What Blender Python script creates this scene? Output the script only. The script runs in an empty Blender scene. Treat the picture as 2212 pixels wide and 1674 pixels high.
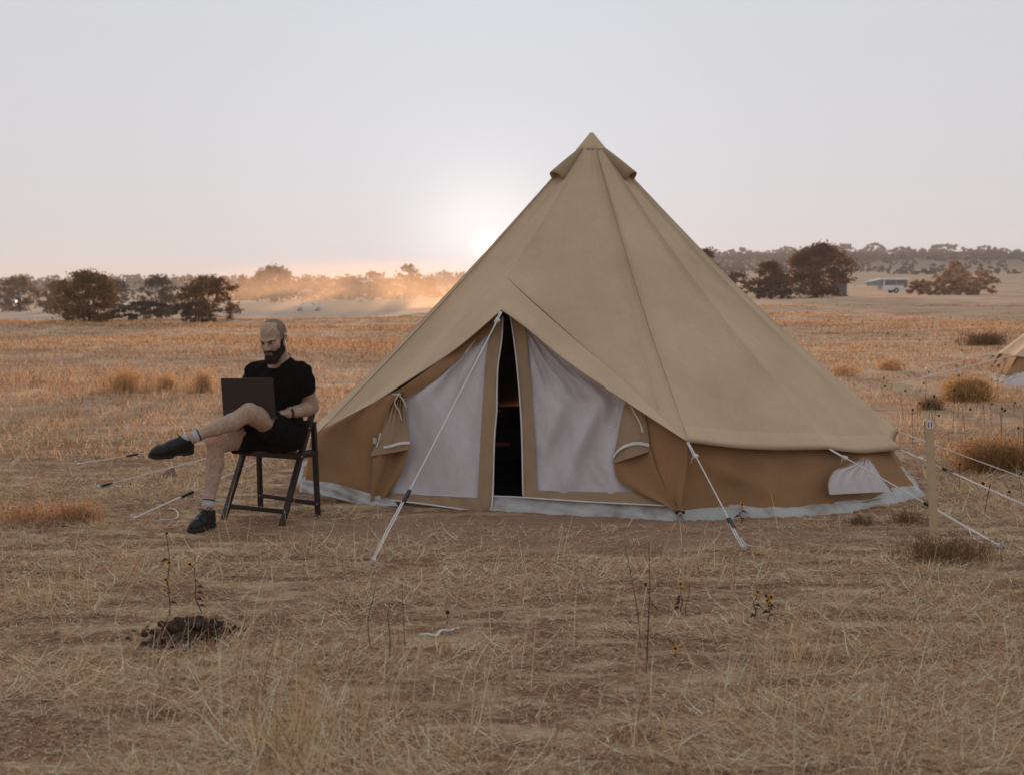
import bpy, bmesh, math, random
import numpy as np
from mathutils import Vector, Matrix

random.seed(7)
RNG = np.random.default_rng(11)
SC = bpy.context.scene
COL = SC.collection

# ------------------------------------------------------------------ camera
F, CX, CY = 3072.0, 1106.0, 837.0          # 50 mm lens on a 36 mm sensor, measured on a 2212 px wide print
HC, HOR = 1.45, 640.0                      # eye height (m) and the row of the level horizon
TH = math.atan((CY - HOR) / F)

cam_d = bpy.data.cameras.new("camera")
cam_d.lens, cam_d.sensor_width = 50.0, 36.0
cam_d.clip_start, cam_d.clip_end = 0.1, 8000.0
cam_d.dof.use_dof = True
cam_d.dof.focus_distance = 9.3
cam_d.dof.aperture_fstop = 4.5
cam = bpy.data.objects.new("camera", cam_d)
COL.objects.link(cam)
cam.location = (0, 0, HC)
cam.rotation_euler = (math.pi / 2 - TH, 0, 0)
SC.camera = cam

# ------------------------------------------------------------------ light
SUN_EL, SUN_AZ = math.radians(2.04), math.radians(-1.05)     # low sun behind the left slope of the tent
SC.view_settings.view_transform = 'Standard'
SC.view_settings.look = 'None'
SC.view_settings.exposure = 0.36          # exposed for the shaded side
SC.view_settings.gamma = 1.0
SC.view_settings.use_curve_mapping = False

world = bpy.data.worlds.new("World")
SC.world = world
world.use_nodes = True
wn, wl = world.node_tree.nodes, world.node_tree.links
wn.clear()
w_out = wn.new("ShaderNodeOutputWorld")
w_bg = wn.new("ShaderNodeBackground")
sky = wn.new("ShaderNodeTexSky")
sky.sky_type = 'NISHITA'
sky.sun_disc = False
sky.sun_elevation = SUN_EL
sky.sun_rotation = SUN_AZ
sky.altitude = 1500
sky.air_density, sky.dust_density, sky.ozone_density = 1.0, 4.0, 1.0
# thin high overcast: an even pale veil laid over the clear sky
w_geo = wn.new("ShaderNodeTexCoord")
w_sep = wn.new("ShaderNodeSeparateXYZ")
w_ramp = wn.new("ShaderNodeValToRGB")
w_ramp.color_ramp.elements[0].position = 0.0
w_ramp.color_ramp.elements[0].color = (6.25, 6.25, 6.45, 1)
w_ramp.color_ramp.elements[1].position = 0.30
w_ramp.color_ramp.elements[1].color = (6.40, 6.72, 7.3, 1)
e = w_ramp.color_ramp.elements.new(0.10)
e.color = (6.45, 6.6, 7.0, 1)
w_mix = wn.new("ShaderNodeMixRGB")
w_mix.inputs[0].default_value = 0.990
wl.new(w_geo.outputs["Generated"], w_sep.inputs[0])
wl.new(w_sep.outputs["Z"], w_ramp.inputs[0])
wl.new(sky.outputs[0], w_mix.inputs[1])
wl.new(w_ramp.outputs[0], w_mix.inputs[2])
# bright aureole of the low sun in the veil
w_dot = wn.new("ShaderNodeVectorMath"); w_dot.operation = 'DOT_PRODUCT'
sdir = Vector((math.sin(SUN_AZ) * math.cos(SUN_EL), math.cos(SUN_AZ) * math.cos(SUN_EL), math.sin(SUN_EL)))
w_dot.inputs[1].default_value = sdir
w_pow = wn.new("ShaderNodeMath"); w_pow.operation = 'POWER'; w_pow.inputs[1].default_value = 900.0
w_pow2 = wn.new("ShaderNodeMath"); w_pow2.operation = 'POWER'; w_pow2.inputs[1].default_value = 60000.0
w_clamp = wn.new("ShaderNodeMath"); w_clamp.operation = 'MAXIMUM'; w_clamp.inputs[1].default_value = 0.0
wl.new(w_geo.outputs["Generated"], w_dot.inputs[0])
wl.new(w_dot.outputs["Value"], w_clamp.inputs[0])
wl.new(w_clamp.outputs[0], w_pow.inputs[0])
wl.new(w_clamp.outputs[0], w_pow2.inputs[0])
w_m1 = wn.new("ShaderNodeVectorMath"); w_m1.operation = 'SCALE'; w_m1.inputs[0].default_value = (3.2, 3.2, 3.0)
w_m2 = wn.new("ShaderNodeVectorMath"); w_m2.operation = 'SCALE'; w_m2.inputs[0].default_value = (26.0, 22.0, 15.0)
wl.new(w_pow.outputs[0], w_m1.inputs["Scale"])
wl.new(w_pow2.outputs[0], w_m2.inputs["Scale"])
w_a1 = wn.new("ShaderNodeVectorMath"); w_a1.operation = 'ADD'
w_a2 = wn.new("ShaderNodeVectorMath"); w_a2.operation = 'ADD'
w_side = wn.new("ShaderNodeMapRange")            # the veil is brighter towards the sun, dimmer away from it
w_side.inputs[1].default_value = -1.0; w_side.inputs[2].default_value = 1.0
w_side.inputs[3].default_value = 0.76; w_side.inputs[4].default_value = 1.0
wl.new(w_dot.outputs["Value"], w_side.inputs[0])
w_veil = wn.new("ShaderNodeVectorMath"); w_veil.operation = 'SCALE'
wl.new(w_mix.outputs[0], w_veil.inputs[0]); wl.new(w_side.outputs[0], w_veil.inputs["Scale"])
wl.new(w_veil.outputs[0], w_a1.inputs[0]); wl.new(w_m1.outputs[0], w_a1.inputs[1])
wl.new(w_a1.outputs[0], w_a2.inputs[0]); wl.new(w_m2.outputs[0], w_a2.inputs[1])
w_pow3 = wn.new("ShaderNodeMath"); w_pow3.operation = 'POWER'; w_pow3.inputs[1].default_value = 55.0
wl.new(w_clamp.outputs[0], w_pow3.inputs[0])
w_m3 = wn.new("ShaderNodeVectorMath"); w_m3.operation = 'SCALE'; w_m3.inputs[0].default_value = (.75, .95, 1.15)
wl.new(w_pow3.outputs[0], w_m3.inputs["Scale"])
w_a3 = wn.new("ShaderNodeVectorMath"); w_a3.operation = 'ADD'
wl.new(w_a2.outputs[0], w_a3.inputs[0]); wl.new(w_m3.outputs[0], w_a3.inputs[1])
wl.new(w_a3.outputs[0], w_bg.inputs[0])
w_bg.inputs[1].default_value = 0.0785
wl.new(w_bg.outputs[0], w_out.inputs[0])

sun_d = bpy.data.lights.new("sun", 'SUN')
sun_d.energy = 5.0
sun_d.color = (1.0, 0.58, 0.33)
sun_d.angle = math.radians(0.53)
sun = bpy.data.objects.new("sun", sun_d)
COL.objects.link(sun)
sun.rotation_euler = (-sdir).to_track_quat('-Z', 'Y').to_euler()

SC.cycles.use_denoising = True
SC.cycles.max_bounces = 8
SC.cycles.diffuse_bounces = 4
SC.cycles.transparent_max_bounces = 12
SC.cycles.volume_bounces = 1
SC.cycles.volume_step_rate = 1.0
SC.cycles.volume_max_steps = 256

# ------------------------------------------------------------------ from the print to the place
def ray(px, py):
    x, u = (px - CX) / F, -(py - CY) / F
    c, s = math.cos(TH), math.sin(TH)
    return Vector((x, c + u * s, -s + u * c))

def P(px, py, Y):                          # the point at depth Y
    r = ray(px, py)
    p = r * (Y / r.y)
    return Vector((p.x, p.y, p.z + HC))

def G(px, py, z=0.0):                      # the point on level ground
    r = ray(px, py)
    p = r * ((z - HC) / r.z)
    return Vector((p.x, p.y, z))

class Plane:
    def __init__(self, a, b, c):
        self.a = a
        n = (b - a).cross(c - a).normalized()
        self.n = n if n.y < 0 else -n      # towards the camera side
    def at(self, px, py, off=0.0):
        r = ray(px, py)
        o = Vector((0, 0, HC))
        t = (self.a + self.n * off - o).dot(self.n) / r.dot(self.n)
        return o + r * t

# ------------------------------------------------------------------ mesh helpers
def tag(o, label=None, cat=None, group=None, kind=None):
    if label: o["label"] = label
    if cat: o["category"] = cat
    if group: o["group"] = group
    if kind: o["kind"] = kind
    return o

def empty(name, loc=(0, 0, 0), rz=0.0, label=None, cat=None, group=None):
    o = bpy.data.objects.new(name, None)
    o.empty_display_size = 0.1
    COL.objects.link(o)
    o.location = loc
    o.rotation_euler = (0, 0, rz)
    return tag(o, label, cat, group)

def link(name, me, mat=None, parent=None, smooth=True):
    if mat is not None:
        me.materials.append(mat)
    if smooth and len(me.polygons):
        me.polygons.foreach_set("use_smooth", np.ones(len(me.polygons), dtype=bool))
    o = bpy.data.objects.new(name, me)
    COL.objects.link(o)
    if parent is not None:
        o.parent = parent
        o.matrix_parent_inverse = Matrix.Identity(4)
    return o

def wlink(name, me, mat, parent, smooth=True):     # mesh given in world coordinates, parent may stand anywhere
    o = link(name, me, mat, parent, smooth)
    chain, q = [], parent
    while q is not None:
        chain.append(q); q = q.parent
    M = Matrix.Identity(4)
    for q in reversed(chain):
        M = M @ q.matrix_basis
    me.transform(M.inverted())
    return o

def np_mesh(name, V, Fq, col=None):
    """V (n,3), Fq (m,k) of one face size; col (n,3) point colours"""
    me = bpy.data.meshes.new(name)
    V = np.ascontiguousarray(V, dtype=np.float32)
    Fq = np.ascontiguousarray(Fq, dtype=np.int32)
    m, k = Fq.shape
    me.vertices.add(len(V)); me.vertices.foreach_set("co", V.ravel())
    me.loops.add(m * k); me.loops.foreach_set("vertex_index", Fq.ravel())
    me.polygons.add(m)
    me.polygons.foreach_set("loop_start", np.arange(0, m * k, k, dtype=np.int32))
    me.polygons.foreach_set("loop_total", np.full(m, k, dtype=np.int32))
    if col is not None:
        a = me.color_attributes.new("Col", 'FLOAT_COLOR', 'POINT')
        c = np.ones((len(V), 4), dtype=np.float32); c[:, :3] = col
        a.data.foreach_set("color", c.ravel())
    me.update(calc_edges=True)
    me.validate()
    return me

class MB:
    def __init__(self): self.v, self.f = [], []
    def add(self, vs, fs):
        b = len(self.v)
        self.v += [tuple(p) for p in vs]
        self.f += [tuple(i + b for i in q) for q in fs]
        return self
    def box(self, lo, hi, M=None):
        x0, y0, z0 = lo; x1, y1, z1 = hi
        vs = [Vector(p) for p in ((x0,y0,z0),(x1,y0,z0),(x1,y1,z0),(x0,y1,z0),(x0,y0,z1),(x1,y0,z1),(x1,y1,z1),(x0,y1,z1))]
        if M is not None: vs = [M @ p for p in vs]
        return self.add(vs, [(0,3,2,1),(4,5,6,7),(0,1,5,4),(1,2,6,5),(2,3,7,6),(3,0,4,7)])
    def bar(self, a, b, w, t, up=(0, 0, 1), ch=0.12):          # chamfered beam from a to b
        a, b = Vector(a), Vector(b)
        d = (b - a).normalized()
        s = d.cross(Vector(up)).normalized()
        u = s.cross(d).normalized()
        c = min(w, t) * ch
        prof = [(-w/2+c,-t/2),(w/2-c,-t/2),(w/2,-t/2+c),(w/2,t/2-c),(w/2-c,t/2),(-w/2+c,t/2),(-w/2,t/2-c),(-w/2,-t/2+c)]
        vs = [a + s*x + u*y for x, y in prof] + [b + s*x + u*y for x, y in prof]
        fs = [(i, (i+1) % 8, 8 + (i+1) % 8, 8 + i) for i in range(8)] + [tuple(range(7, -1, -1)), tuple(range(8, 16))]
        return self.add(vs, fs)
    def tube(self, pts, r, n=8, cap=True):
        pts = [Vector(p) for p in pts]
        rs = r if isinstance(r, (list, tuple)) else [r] * len(pts)
        vs, fs = [], []
        ref = Vector((0.31, 0.17, 0.93))
        for i, p in enumerate(pts):
            d = (pts[min(i+1, len(pts)-1)] - pts[max(i-1, 0)]).normalized()
            s = d.cross(ref)
            if s.length < 0.05: s = d.cross(Vector((1, 0, 0)))
            s.normalize(); u = d.cross(s)
            for k in range(n):
                a = 2 * math.pi * k / n
                vs.append(p + (s * math.cos(a) + u * math.sin(a)) * rs[i])
        for i in range(len(pts) - 1):
            for k in range(n):
                k2 = (k + 1) % n
                fs.append((i*n + k, i*n + k2, (i+1)*n + k2, (i+1)*n + k))
        if cap:
            fs.append(tuple(range(n - 1, -1, -1)))
            fs.append(tuple((len(pts) - 1) * n + k for k in range(n)))
        return self.add(vs, fs)
    def grid(self, rows):                                   # rows of points
        nv = len(rows[0])
        vs = [p for r in rows for p in r]
        fs = [(i*nv + j, i*nv + j + 1, (i+1)*nv + j + 1, (i+1)*nv + j) for i in range(len(rows)-1) for j in range(nv-1)]
        return self.add(vs, fs)
    def ball(self, c, r, n=8, M=None):
        rx, ry, rz = r if isinstance(r, (list, tuple)) else (r, r, r)
        c = Vector(c)
        rows = []
        for i in range(n + 1):
            th = math.pi * i / n
            rows.append([])
            for j in range(2 * n + 1):
                ph = math.pi * j / n
                q = Vector((rx*math.sin(th)*math.cos(ph), ry*math.sin(th)*math.sin(ph), rz*math.cos(th)))
                if M is not None: q = M @ q
                rows[-1].append(c + q)
        return self.grid(rows)
    def mesh(self, name):
        me = bpy.data.meshes.new(name)
        me.from_pydata([tuple(p) for p in self.v], [], self.f)
        me.update()
        return me
    def build(self, name, mat, parent=None, smooth=False, world=True, merge=True):
        me = self.mesh(name)
        if merge:
            bm = bmesh.new(); bm.from_mesh(me)
            bmesh.ops.remove_doubles(bm, verts=bm.verts, dist=1e-5)
            bmesh.ops.recalc_face_normals(bm, faces=bm.faces)
            bm.to_mesh(me); bm.free()
        if parent is not None and world:
            return wlink(name, me, mat, parent, smooth)
        return link(name, me, mat, parent, smooth)

def cr(pts, n):                       # Catmull-Rom through points (tuples of any size), n samples
    A = np.array([tuple(p) for p in pts], dtype=float)
    if len(A) == 2:
        t = np.linspace(0, 1, n)[:, None]
        return A[0] * (1 - t) + A[1] * t
    seg = np.linalg.norm(np.diff(A, axis=0), axis=1)
    s = np.concatenate([[0], np.cumsum(seg)]); s /= s[-1]
    B = np.vstack([2*A[0] - A[1], A, 2*A[-1] - A[-2]])
    out = []
    for q in np.linspace(0, 1, n):
        i = min(max(np.searchsorted(s, q, side='right') - 1, 0), len(A) - 2)
        t = (q - s[i]) / max(s[i+1] - s[i], 1e-9)
        p0, p1, p2, p3 = B[i], B[i+1], B[i+2], B[i+3]
        out.append(0.5 * (2*p1 + (p2-p0)*t + (2*p0-5*p1+4*p2-p3)*t*t + (-p0+3*p1-3*p2+p3)*t**3))
    return np.array(out)

# ------------------------------------------------------------------ materials
def new_mat(name):
    m = bpy.data.materials.new(name)
    m.use_nodes = True
    n, l = m.node_tree.nodes, m.node_tree.links
    return m, n, l, n["Principled BSDF"]

def mat(name, c, rough=0.8, var=0.12, scale=8.0, bump=0.0, bscale=60.0, spec=0.3, metal=0.0, sheen=0.0, c2=None):
    m, n, l, b = new_mat(name)
    b.inputs["Roughness"].default_value = rough
    b.inputs["Specular IOR Level"].default_value = spec
    b.inputs["Metallic"].default_value = metal
    if sheen: b.inputs["Sheen Weight"].default_value = sheen
    tc = n.new("ShaderNodeTexCoord")
    nz = n.new("ShaderNodeTexNoise"); nz.inputs["Scale"].default_value = scale; nz.inputs["Detail"].default_value = 6
    l.new(tc.outputs["Object"], nz.inputs["Vector"])
    mx = n.new("ShaderNodeMixRGB")
    lo = tuple(x * (1 - var) for x in c); hi = tuple(min(1, x * (1 + var)) for x in c)
    if c2 is not None: lo, hi = c, c2
    mx.inputs[1].default_value = (*lo, 1); mx.inputs[2].default_value = (*hi, 1)
    rp = n.new("ShaderNodeMapRange"); rp.inputs[1].default_value = 0.3; rp.inputs[2].default_value = 0.7
    l.new(nz.outputs[0], rp.inputs[0]); l.new(rp.outputs[0], mx.inputs[0])
    l.new(mx.outputs[0], b.inputs["Base Color"])
    if bump:
        n2 = n.new("ShaderNodeTexNoise"); n2.inputs["Scale"].default_value = bscale; n2.inputs["Detail"].default_value = 4
        l.new(tc.outputs["Object"], n2.inputs["Vector"])
        bp = n.new("ShaderNodeBump"); bp.inputs["Strength"].default_value = bump; bp.inputs["Distance"].default_value = 0.01
        l.new(n2.outputs[0], bp.inputs["Height"]); l.new(bp.outputs[0], b.inputs["Normal"])
    return m

def cloth_mat(name, c, var=0.10, weave=900.0, transl=0.0, tcol=None, stain=None):
    """woven cotton: weave relief, faint blotches, some light let through"""
    m, n, l, b = new_mat(name)
    b.inputs["Roughness"].default_value = 0.92
    b.inputs["Specular IOR Level"].default_value = 0.12
    tc = n.new("ShaderNodeTexCoord")
    nz = n.new("ShaderNodeTexNoise"); nz.inputs["Scale"].default_value = 1.7; nz.inputs["Detail"].default_value = 8; nz.inputs["Roughness"].default_value = 0.62
    l.new(tc.outputs["Object"], nz.inputs["Vector"])
    mx = n.new("ShaderNodeMixRGB")
    mx.inputs[1].default_value = (*[x * (1 - var) for x in c], 1)
    mx.inputs[2].default_value = (*[min(1, x * (1 + var)) for x in c], 1)
    rp = n.new("ShaderNodeMapRange"); rp.inputs[1].default_value = 0.32; rp.inputs[2].default_value = 0.68
    l.new(nz.outputs[0], rp.inputs[0]); l.new(rp.outputs[0], mx.inputs[0])
    nf = n.new("ShaderNodeTexNoise"); nf.inputs["Scale"].default_value = 70.0; nf.inputs["Detail"].default_value = 5
    mpf = n.new("ShaderNodeMapping"); mpf.inputs["Scale"].default_value = (1.0, 1.0, .35)
    l.new(tc.outputs["Object"], mpf.inputs[0]); l.new(mpf.outputs[0], nf.inputs["Vector"])
    rf_ = n.new("ShaderNodeMapRange"); rf_.inputs[1].default_value = .3; rf_.inputs[2].default_value = .7; rf_.inputs[3].default_value = .95; rf_.inputs[4].default_value = 1.045
    l.new(nf.outputs[0], rf_.inputs[0])
    mf = n.new("ShaderNodeVectorMath"); mf.operation = 'SCALE'
    l.new(mx.outputs[0], mf.inputs[0]); l.new(rf_.outputs[0], mf.inputs["Scale"])
    colour = mf.outputs[0]
    if stain is not None:
        n3 = n.new("ShaderNodeTexNoise"); n3.inputs["Scale"].default_value = 6.0; n3.inputs["Detail"].default_value = 7
        l.new(tc.outputs["Object"], n3.inputs["Vector"])
        r3 = n.new("ShaderNodeMapRange"); r3.inputs[1].default_value = 0.5; r3.inputs[2].default_value = 0.72; r3.inputs[4].default_value = 0.8
        l.new(n3.outputs[0], r3.inputs[0])
        m3 = n.new("ShaderNodeMixRGB"); m3.inputs[2].default_value = (*stain, 1)
        l.new(r3.outputs[0], m3.inputs[0]); l.new(colour, m3.inputs[1])
        colour = m3.outputs[0]
    l.new(colour, b.inputs["Base Color"])
    n2 = n.new("ShaderNodeTexNoise"); n2.inputs["Scale"].default_value = weave / 8; n2.inputs["Detail"].default_value = 3
    l.new(tc.outputs["Object"], n2.inputs["Vector"])
    n4 = n.new("ShaderNodeTexNoise"); n4.inputs["Scale"].default_value = 9.0; n4.inputs["Detail"].default_value = 4
    l.new(tc.outputs["Object"], n4.inputs["Vector"])
    ad = n.new("ShaderNodeMath"); ad.operation = 'MULTIPLY_ADD'; ad.inputs[1].default_value = 3.0
    l.new(n4.outputs[0], ad.inputs[0]); l.new(n2.outputs[0], ad.inputs[2])
    bp = n.new("ShaderNodeBump"); bp.inputs["Strength"].default_value = 0.30; bp.inputs["Distance"].default_value = 0.006
    l.new(ad.outputs[0], bp.inputs["Height"]); l.new(bp.outputs[0], b.inputs["Normal"])
    if transl:
        t = n.new("ShaderNodeBsdfTranslucent")
        t.inputs[0].default_value = (*(tcol or c), 1)
        ms = n.new("ShaderNodeMixShader"); ms.inputs[0].default_value = transl
        l.new(b.outputs[0], ms.inputs[1]); l.new(t.outputs[0], ms.inputs[2])
        l.new(ms.outputs[0], n["Material Output"].inputs[0])
    return m

def leaf_mat(name, transl=0.35, rough=0.75, gain=1.0):
    m, n, l, b = new_mat(name)
    b.inputs["Roughness"].default_value = rough
    b.inputs["Specular IOR Level"].default_value = 0.2
    at = n.new("ShaderNodeAttribute"); at.attribute_name = "Col"
    l.new(at.outputs["Color"], b.inputs["Base Color"])
    t = n.new("ShaderNodeBsdfTranslucent")
    l.new(at.outputs["Color"], t.inputs[0])
    ms = n.new("ShaderNodeMixShader"); ms.inputs[0].default_value = transl
    l.new(b.outputs[0], ms.inputs[1]); l.new(t.outputs[0], ms.inputs[2])
    l.new(ms.outputs[0], n["Material Output"].inputs[0])
    return m

M = {}
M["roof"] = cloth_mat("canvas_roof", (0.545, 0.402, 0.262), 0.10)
M["wall"] = cloth_mat("canvas_wall", (0.31, 0.170, 0.083), 0.12)  # same canvas as the roof, with eave shade and warm glow put into the colour
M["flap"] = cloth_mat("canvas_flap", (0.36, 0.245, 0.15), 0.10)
M["hood"] = cloth_mat("canvas_hood", (0.44, 0.32, 0.20), 0.06, transl=0.25, tcol=(0.6, 0.34, 0.15))
M["mesh"] = cloth_mat("insect_mesh", (0.60, 0.545, 0.545), 0.10, weave=2400)
M["sheet"] = cloth_mat("groundsheet", (0.46, 0.455, 0.435), 0.10, stain=(0.25, 0.19, 0.14))
M["zip"] = mat("zip_white", (0.68, 0.66, 0.64), 0.6)
M["tape"] = mat("cotton_tape", (0.56, 0.47, 0.36), 0.9)
M["rope"] = mat("rope_white", (0.72, 0.69, 0.66), 0.85, bump=0.6, bscale=260)
M["black"] = mat("black_plastic", (0.018, 0.018, 0.02), 0.45)
M["steel"] = mat("steel", (0.42, 0.41, 0.40), 0.4, metal=0.9)
M["dark_wood"] = mat("stained_wood", (0.030, 0.017, 0.012), 0.42, 0.35, 30, bump=0.15, bscale=90)
M["post_wood"] = mat("raw_pine", (0.52, 0.39, 0.245), 0.85, 0.10, 14, bump=0.3, bscale=80)
M["skin"] = mat("skin", (0.36, 0.232, 0.162), 0.55, 0.14, 55, bump=0.3, bscale=300, c2=(0.51, 0.355, 0.268))
M["shirt"] = mat("black_jersey", (0.0085, 0.0075, 0.0075), 0.95, 0.15, 20, bump=0.25, bscale=35, spec=0.03)
M["shorts"] = mat("black_cotton", (0.010, 0.009, 0.009), 0.95, 0.2, 20, bump=0.3, bscale=40, spec=0.03)
M["hair"] = mat("cropped_hair", (0.25, 0.165, 0.12), 0.9, 0.25, 240, bump=0.5, bscale=500)
M["beard"] = mat("dark_beard", (0.030, 0.016, 0.011), 0.9, 0.5, 260, bump=1.0, bscale=380)
M["eye"] = mat("eye_dark", (0.02, 0.012, 0.01), 0.3)
M["brow"] = mat("brow", (0.075, 0.042, 0.028), 0.9, 0.4, 300)
M["lip"] = mat("lip", (0.20, 0.10, 0.08), 0.55)
M["leather"] = mat("black_leather", (0.006, 0.0055, 0.0055), 0.42, 0.2, 40, bump=0.2, bscale=90, spec=0.35)
M["sole"] = mat("dark_sole", (0.03, 0.022, 0.018), 0.75)
M["sock"] = mat("grey_sock", (0.44, 0.45, 0.47), 0.95, 0.08, 60, bump=0.3, bscale=300)
M["strap"] = mat("brown_strap", (0.085, 0.028, 0.016), 0.6)
M["laptop"] = mat("dark_aluminium", (0.055, 0.042, 0.038), 0.42, 0.05, 3, metal=0.25)
M["glass"] = mat("dark_glass", (0.02, 0.021, 0.024), 0.38, spec=0.4)
M["soil"] = mat("turned_soil", (0.062, 0.031, 0.019), 0.98, 0.4, 30, bump=1.0, bscale=60)
M["stone"] = mat("brown_stone", (0.16, 0.10, 0.075), 0.9, 0.2, 20, bump=0.6, bscale=40)
M["white_paint"] = mat("white_paint", (0.72, 0.72, 0.72), 0.35, 0.03)
M["grey_canvas"] = mat("grey_canvas", (0.30, 0.29, 0.29), 0.9)
M["rubber"] = mat("rubber", (0.02, 0.02, 0.02), 0.8)
M["pane"] = mat("vinyl_window", (0.17, 0.17, 0.175), 0.6)
M["blue"] = mat("blue_plastic", (0.10, 0.13, 0.17), 0.6)
M["orange"] = mat("orange_cloth", (0.45, 0.10, 0.035), 0.8)
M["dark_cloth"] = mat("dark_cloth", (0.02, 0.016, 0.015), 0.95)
M["bark"] = mat("bark", (0.07, 0.048, 0.036), 0.95, 0.3, 20, bump=0.8, bscale=40)
M["leaf"] = leaf_mat("foliage", 0.38)
M["grass"] = leaf_mat("dry_grass", 0.42)
M["straw"] = leaf_mat("lying_straw", 0.04)
M["hem"] = cloth_mat("canvas_hem", (0.57, 0.422, 0.278), 0.07)
M["petal"] = mat("petal_yellow", (0.62, 0.30, 0.015), 0.7)
M["flower_eye"] = mat("flower_eye", (0.05, 0.022, 0.012), 0.9)
M["stalk"] = mat("stalk", (0.10, 0.05, 0.028), 0.9)
M["label_white"] = mat("label_white", (0.74, 0.73, 0.71), 0.7, 0.02)
M["ink"] = mat("ink", (0.02, 0.02, 0.022), 0.7)

# ------------------------------------------------------------------ the lie of the land
def sstep(a, b, x):
    t = np.clip((x - a) / (b - a), 0, 1)
    return t * t * (3 - 2 * t)

_LD = [0, 30, 60, 80, 95, 140, 200, 300, 420, 600, 900, 1100, 1500, 3200]
_LZ = [0, 0, .04, .12, -.1, -.9, -1.2, -.1, 1.0, 3.5, 9.0, 10.5, 11, 8]
_RD = [0, 20, 40, 60, 100, 140, 200, 300, 400, 600, 800, 920, 1100, 1600, 3200]
_RZ = [0, 0, .12, .34, .85, 1.42, 1.95, 4.2, 6.8, 12.0, 22.0, 26.0, 27, 22, 12]
_rk = np.random.default_rng(3)
_WAV = [(_rk.uniform(0.6, 7.0), _rk.uniform(0, 2*math.pi), _rk.uniform(0, 6.28)) for _ in range(18)]
_WAV2 = [(_rk.uniform(0.03, 0.35), _rk.uniform(0, 2*math.pi), _rk.uniform(0, 6.28)) for _ in range(14)]

def land(X, Y):
    X, Y = np.asarray(X, float), np.asarray(Y, float)
    r = np.hypot(X, Y) + 1e-6
    w = sstep(-0.13, 0.16, X / r)
    z = np.interp(r, _LD, _LZ) * (1 - w) + np.interp(r, _RD, _RZ) * w
    n = sum(np.sin(k * (X * math.cos(a) + Y * math.sin(a)) + p) / (0.6 + k) for k, a, p in _WAV)
    z = z + 0.0045 * n * sstep(400, 30, r)
    n2 = sum(np.sin(k * (X * math.cos(a) + Y * math.sin(a)) + p) for k, a, p in _WAV2)
    z = z + 0.022 * n2 * sstep(14, 40, r)
    n3 = sum(np.sin(.13 * k * (X * math.cos(a) + Y * math.sin(a)) + p) for k, a, p in _WAV2)
    z = z + 0.32 * n3 * sstep(250, 700, r)
    return z

def lz(x, y): return float(land(x, y))

def ground_sheet():
    az = np.concatenate([np.arange(-180, -30, 5.0), np.arange(-30, 30, 0.17), np.arange(30, 180, 5.0)])
    az = np.radians(az)
    rr = np.concatenate([[0.2, 1, 2, 3, 3.6], np.arange(4.0, 14, 0.032), np.geomspace(14, 3000, 130)])
    A, R = np.meshgrid(az, rr)
    X, Y = R * np.sin(A), R * np.cos(A)
    Z = land(X, Y)
    near = (R > 3.9) & (R < 16) & (np.abs(A) < 0.5)
    Z = Z + np.where(near, RNG.normal(0, 0.004, Z.shape), 0)
    V = np.stack([X, Y, Z], -1).reshape(-1, 3)
    nr, na = R.shape
    i, j = np.meshgrid(np.arange(nr - 1), np.arange(na), indexing='ij')
    j2 = (j + 1) % na
    Fq = np.stack([i*na + j, i*na + j2, (i+1)*na + j2, (i+1)*na + j], -1).reshape(-1, 4)[:, ::-1]
    me = np_mesh("ground", V, Fq)
    return link("ground", me, M["ground"])

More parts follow.
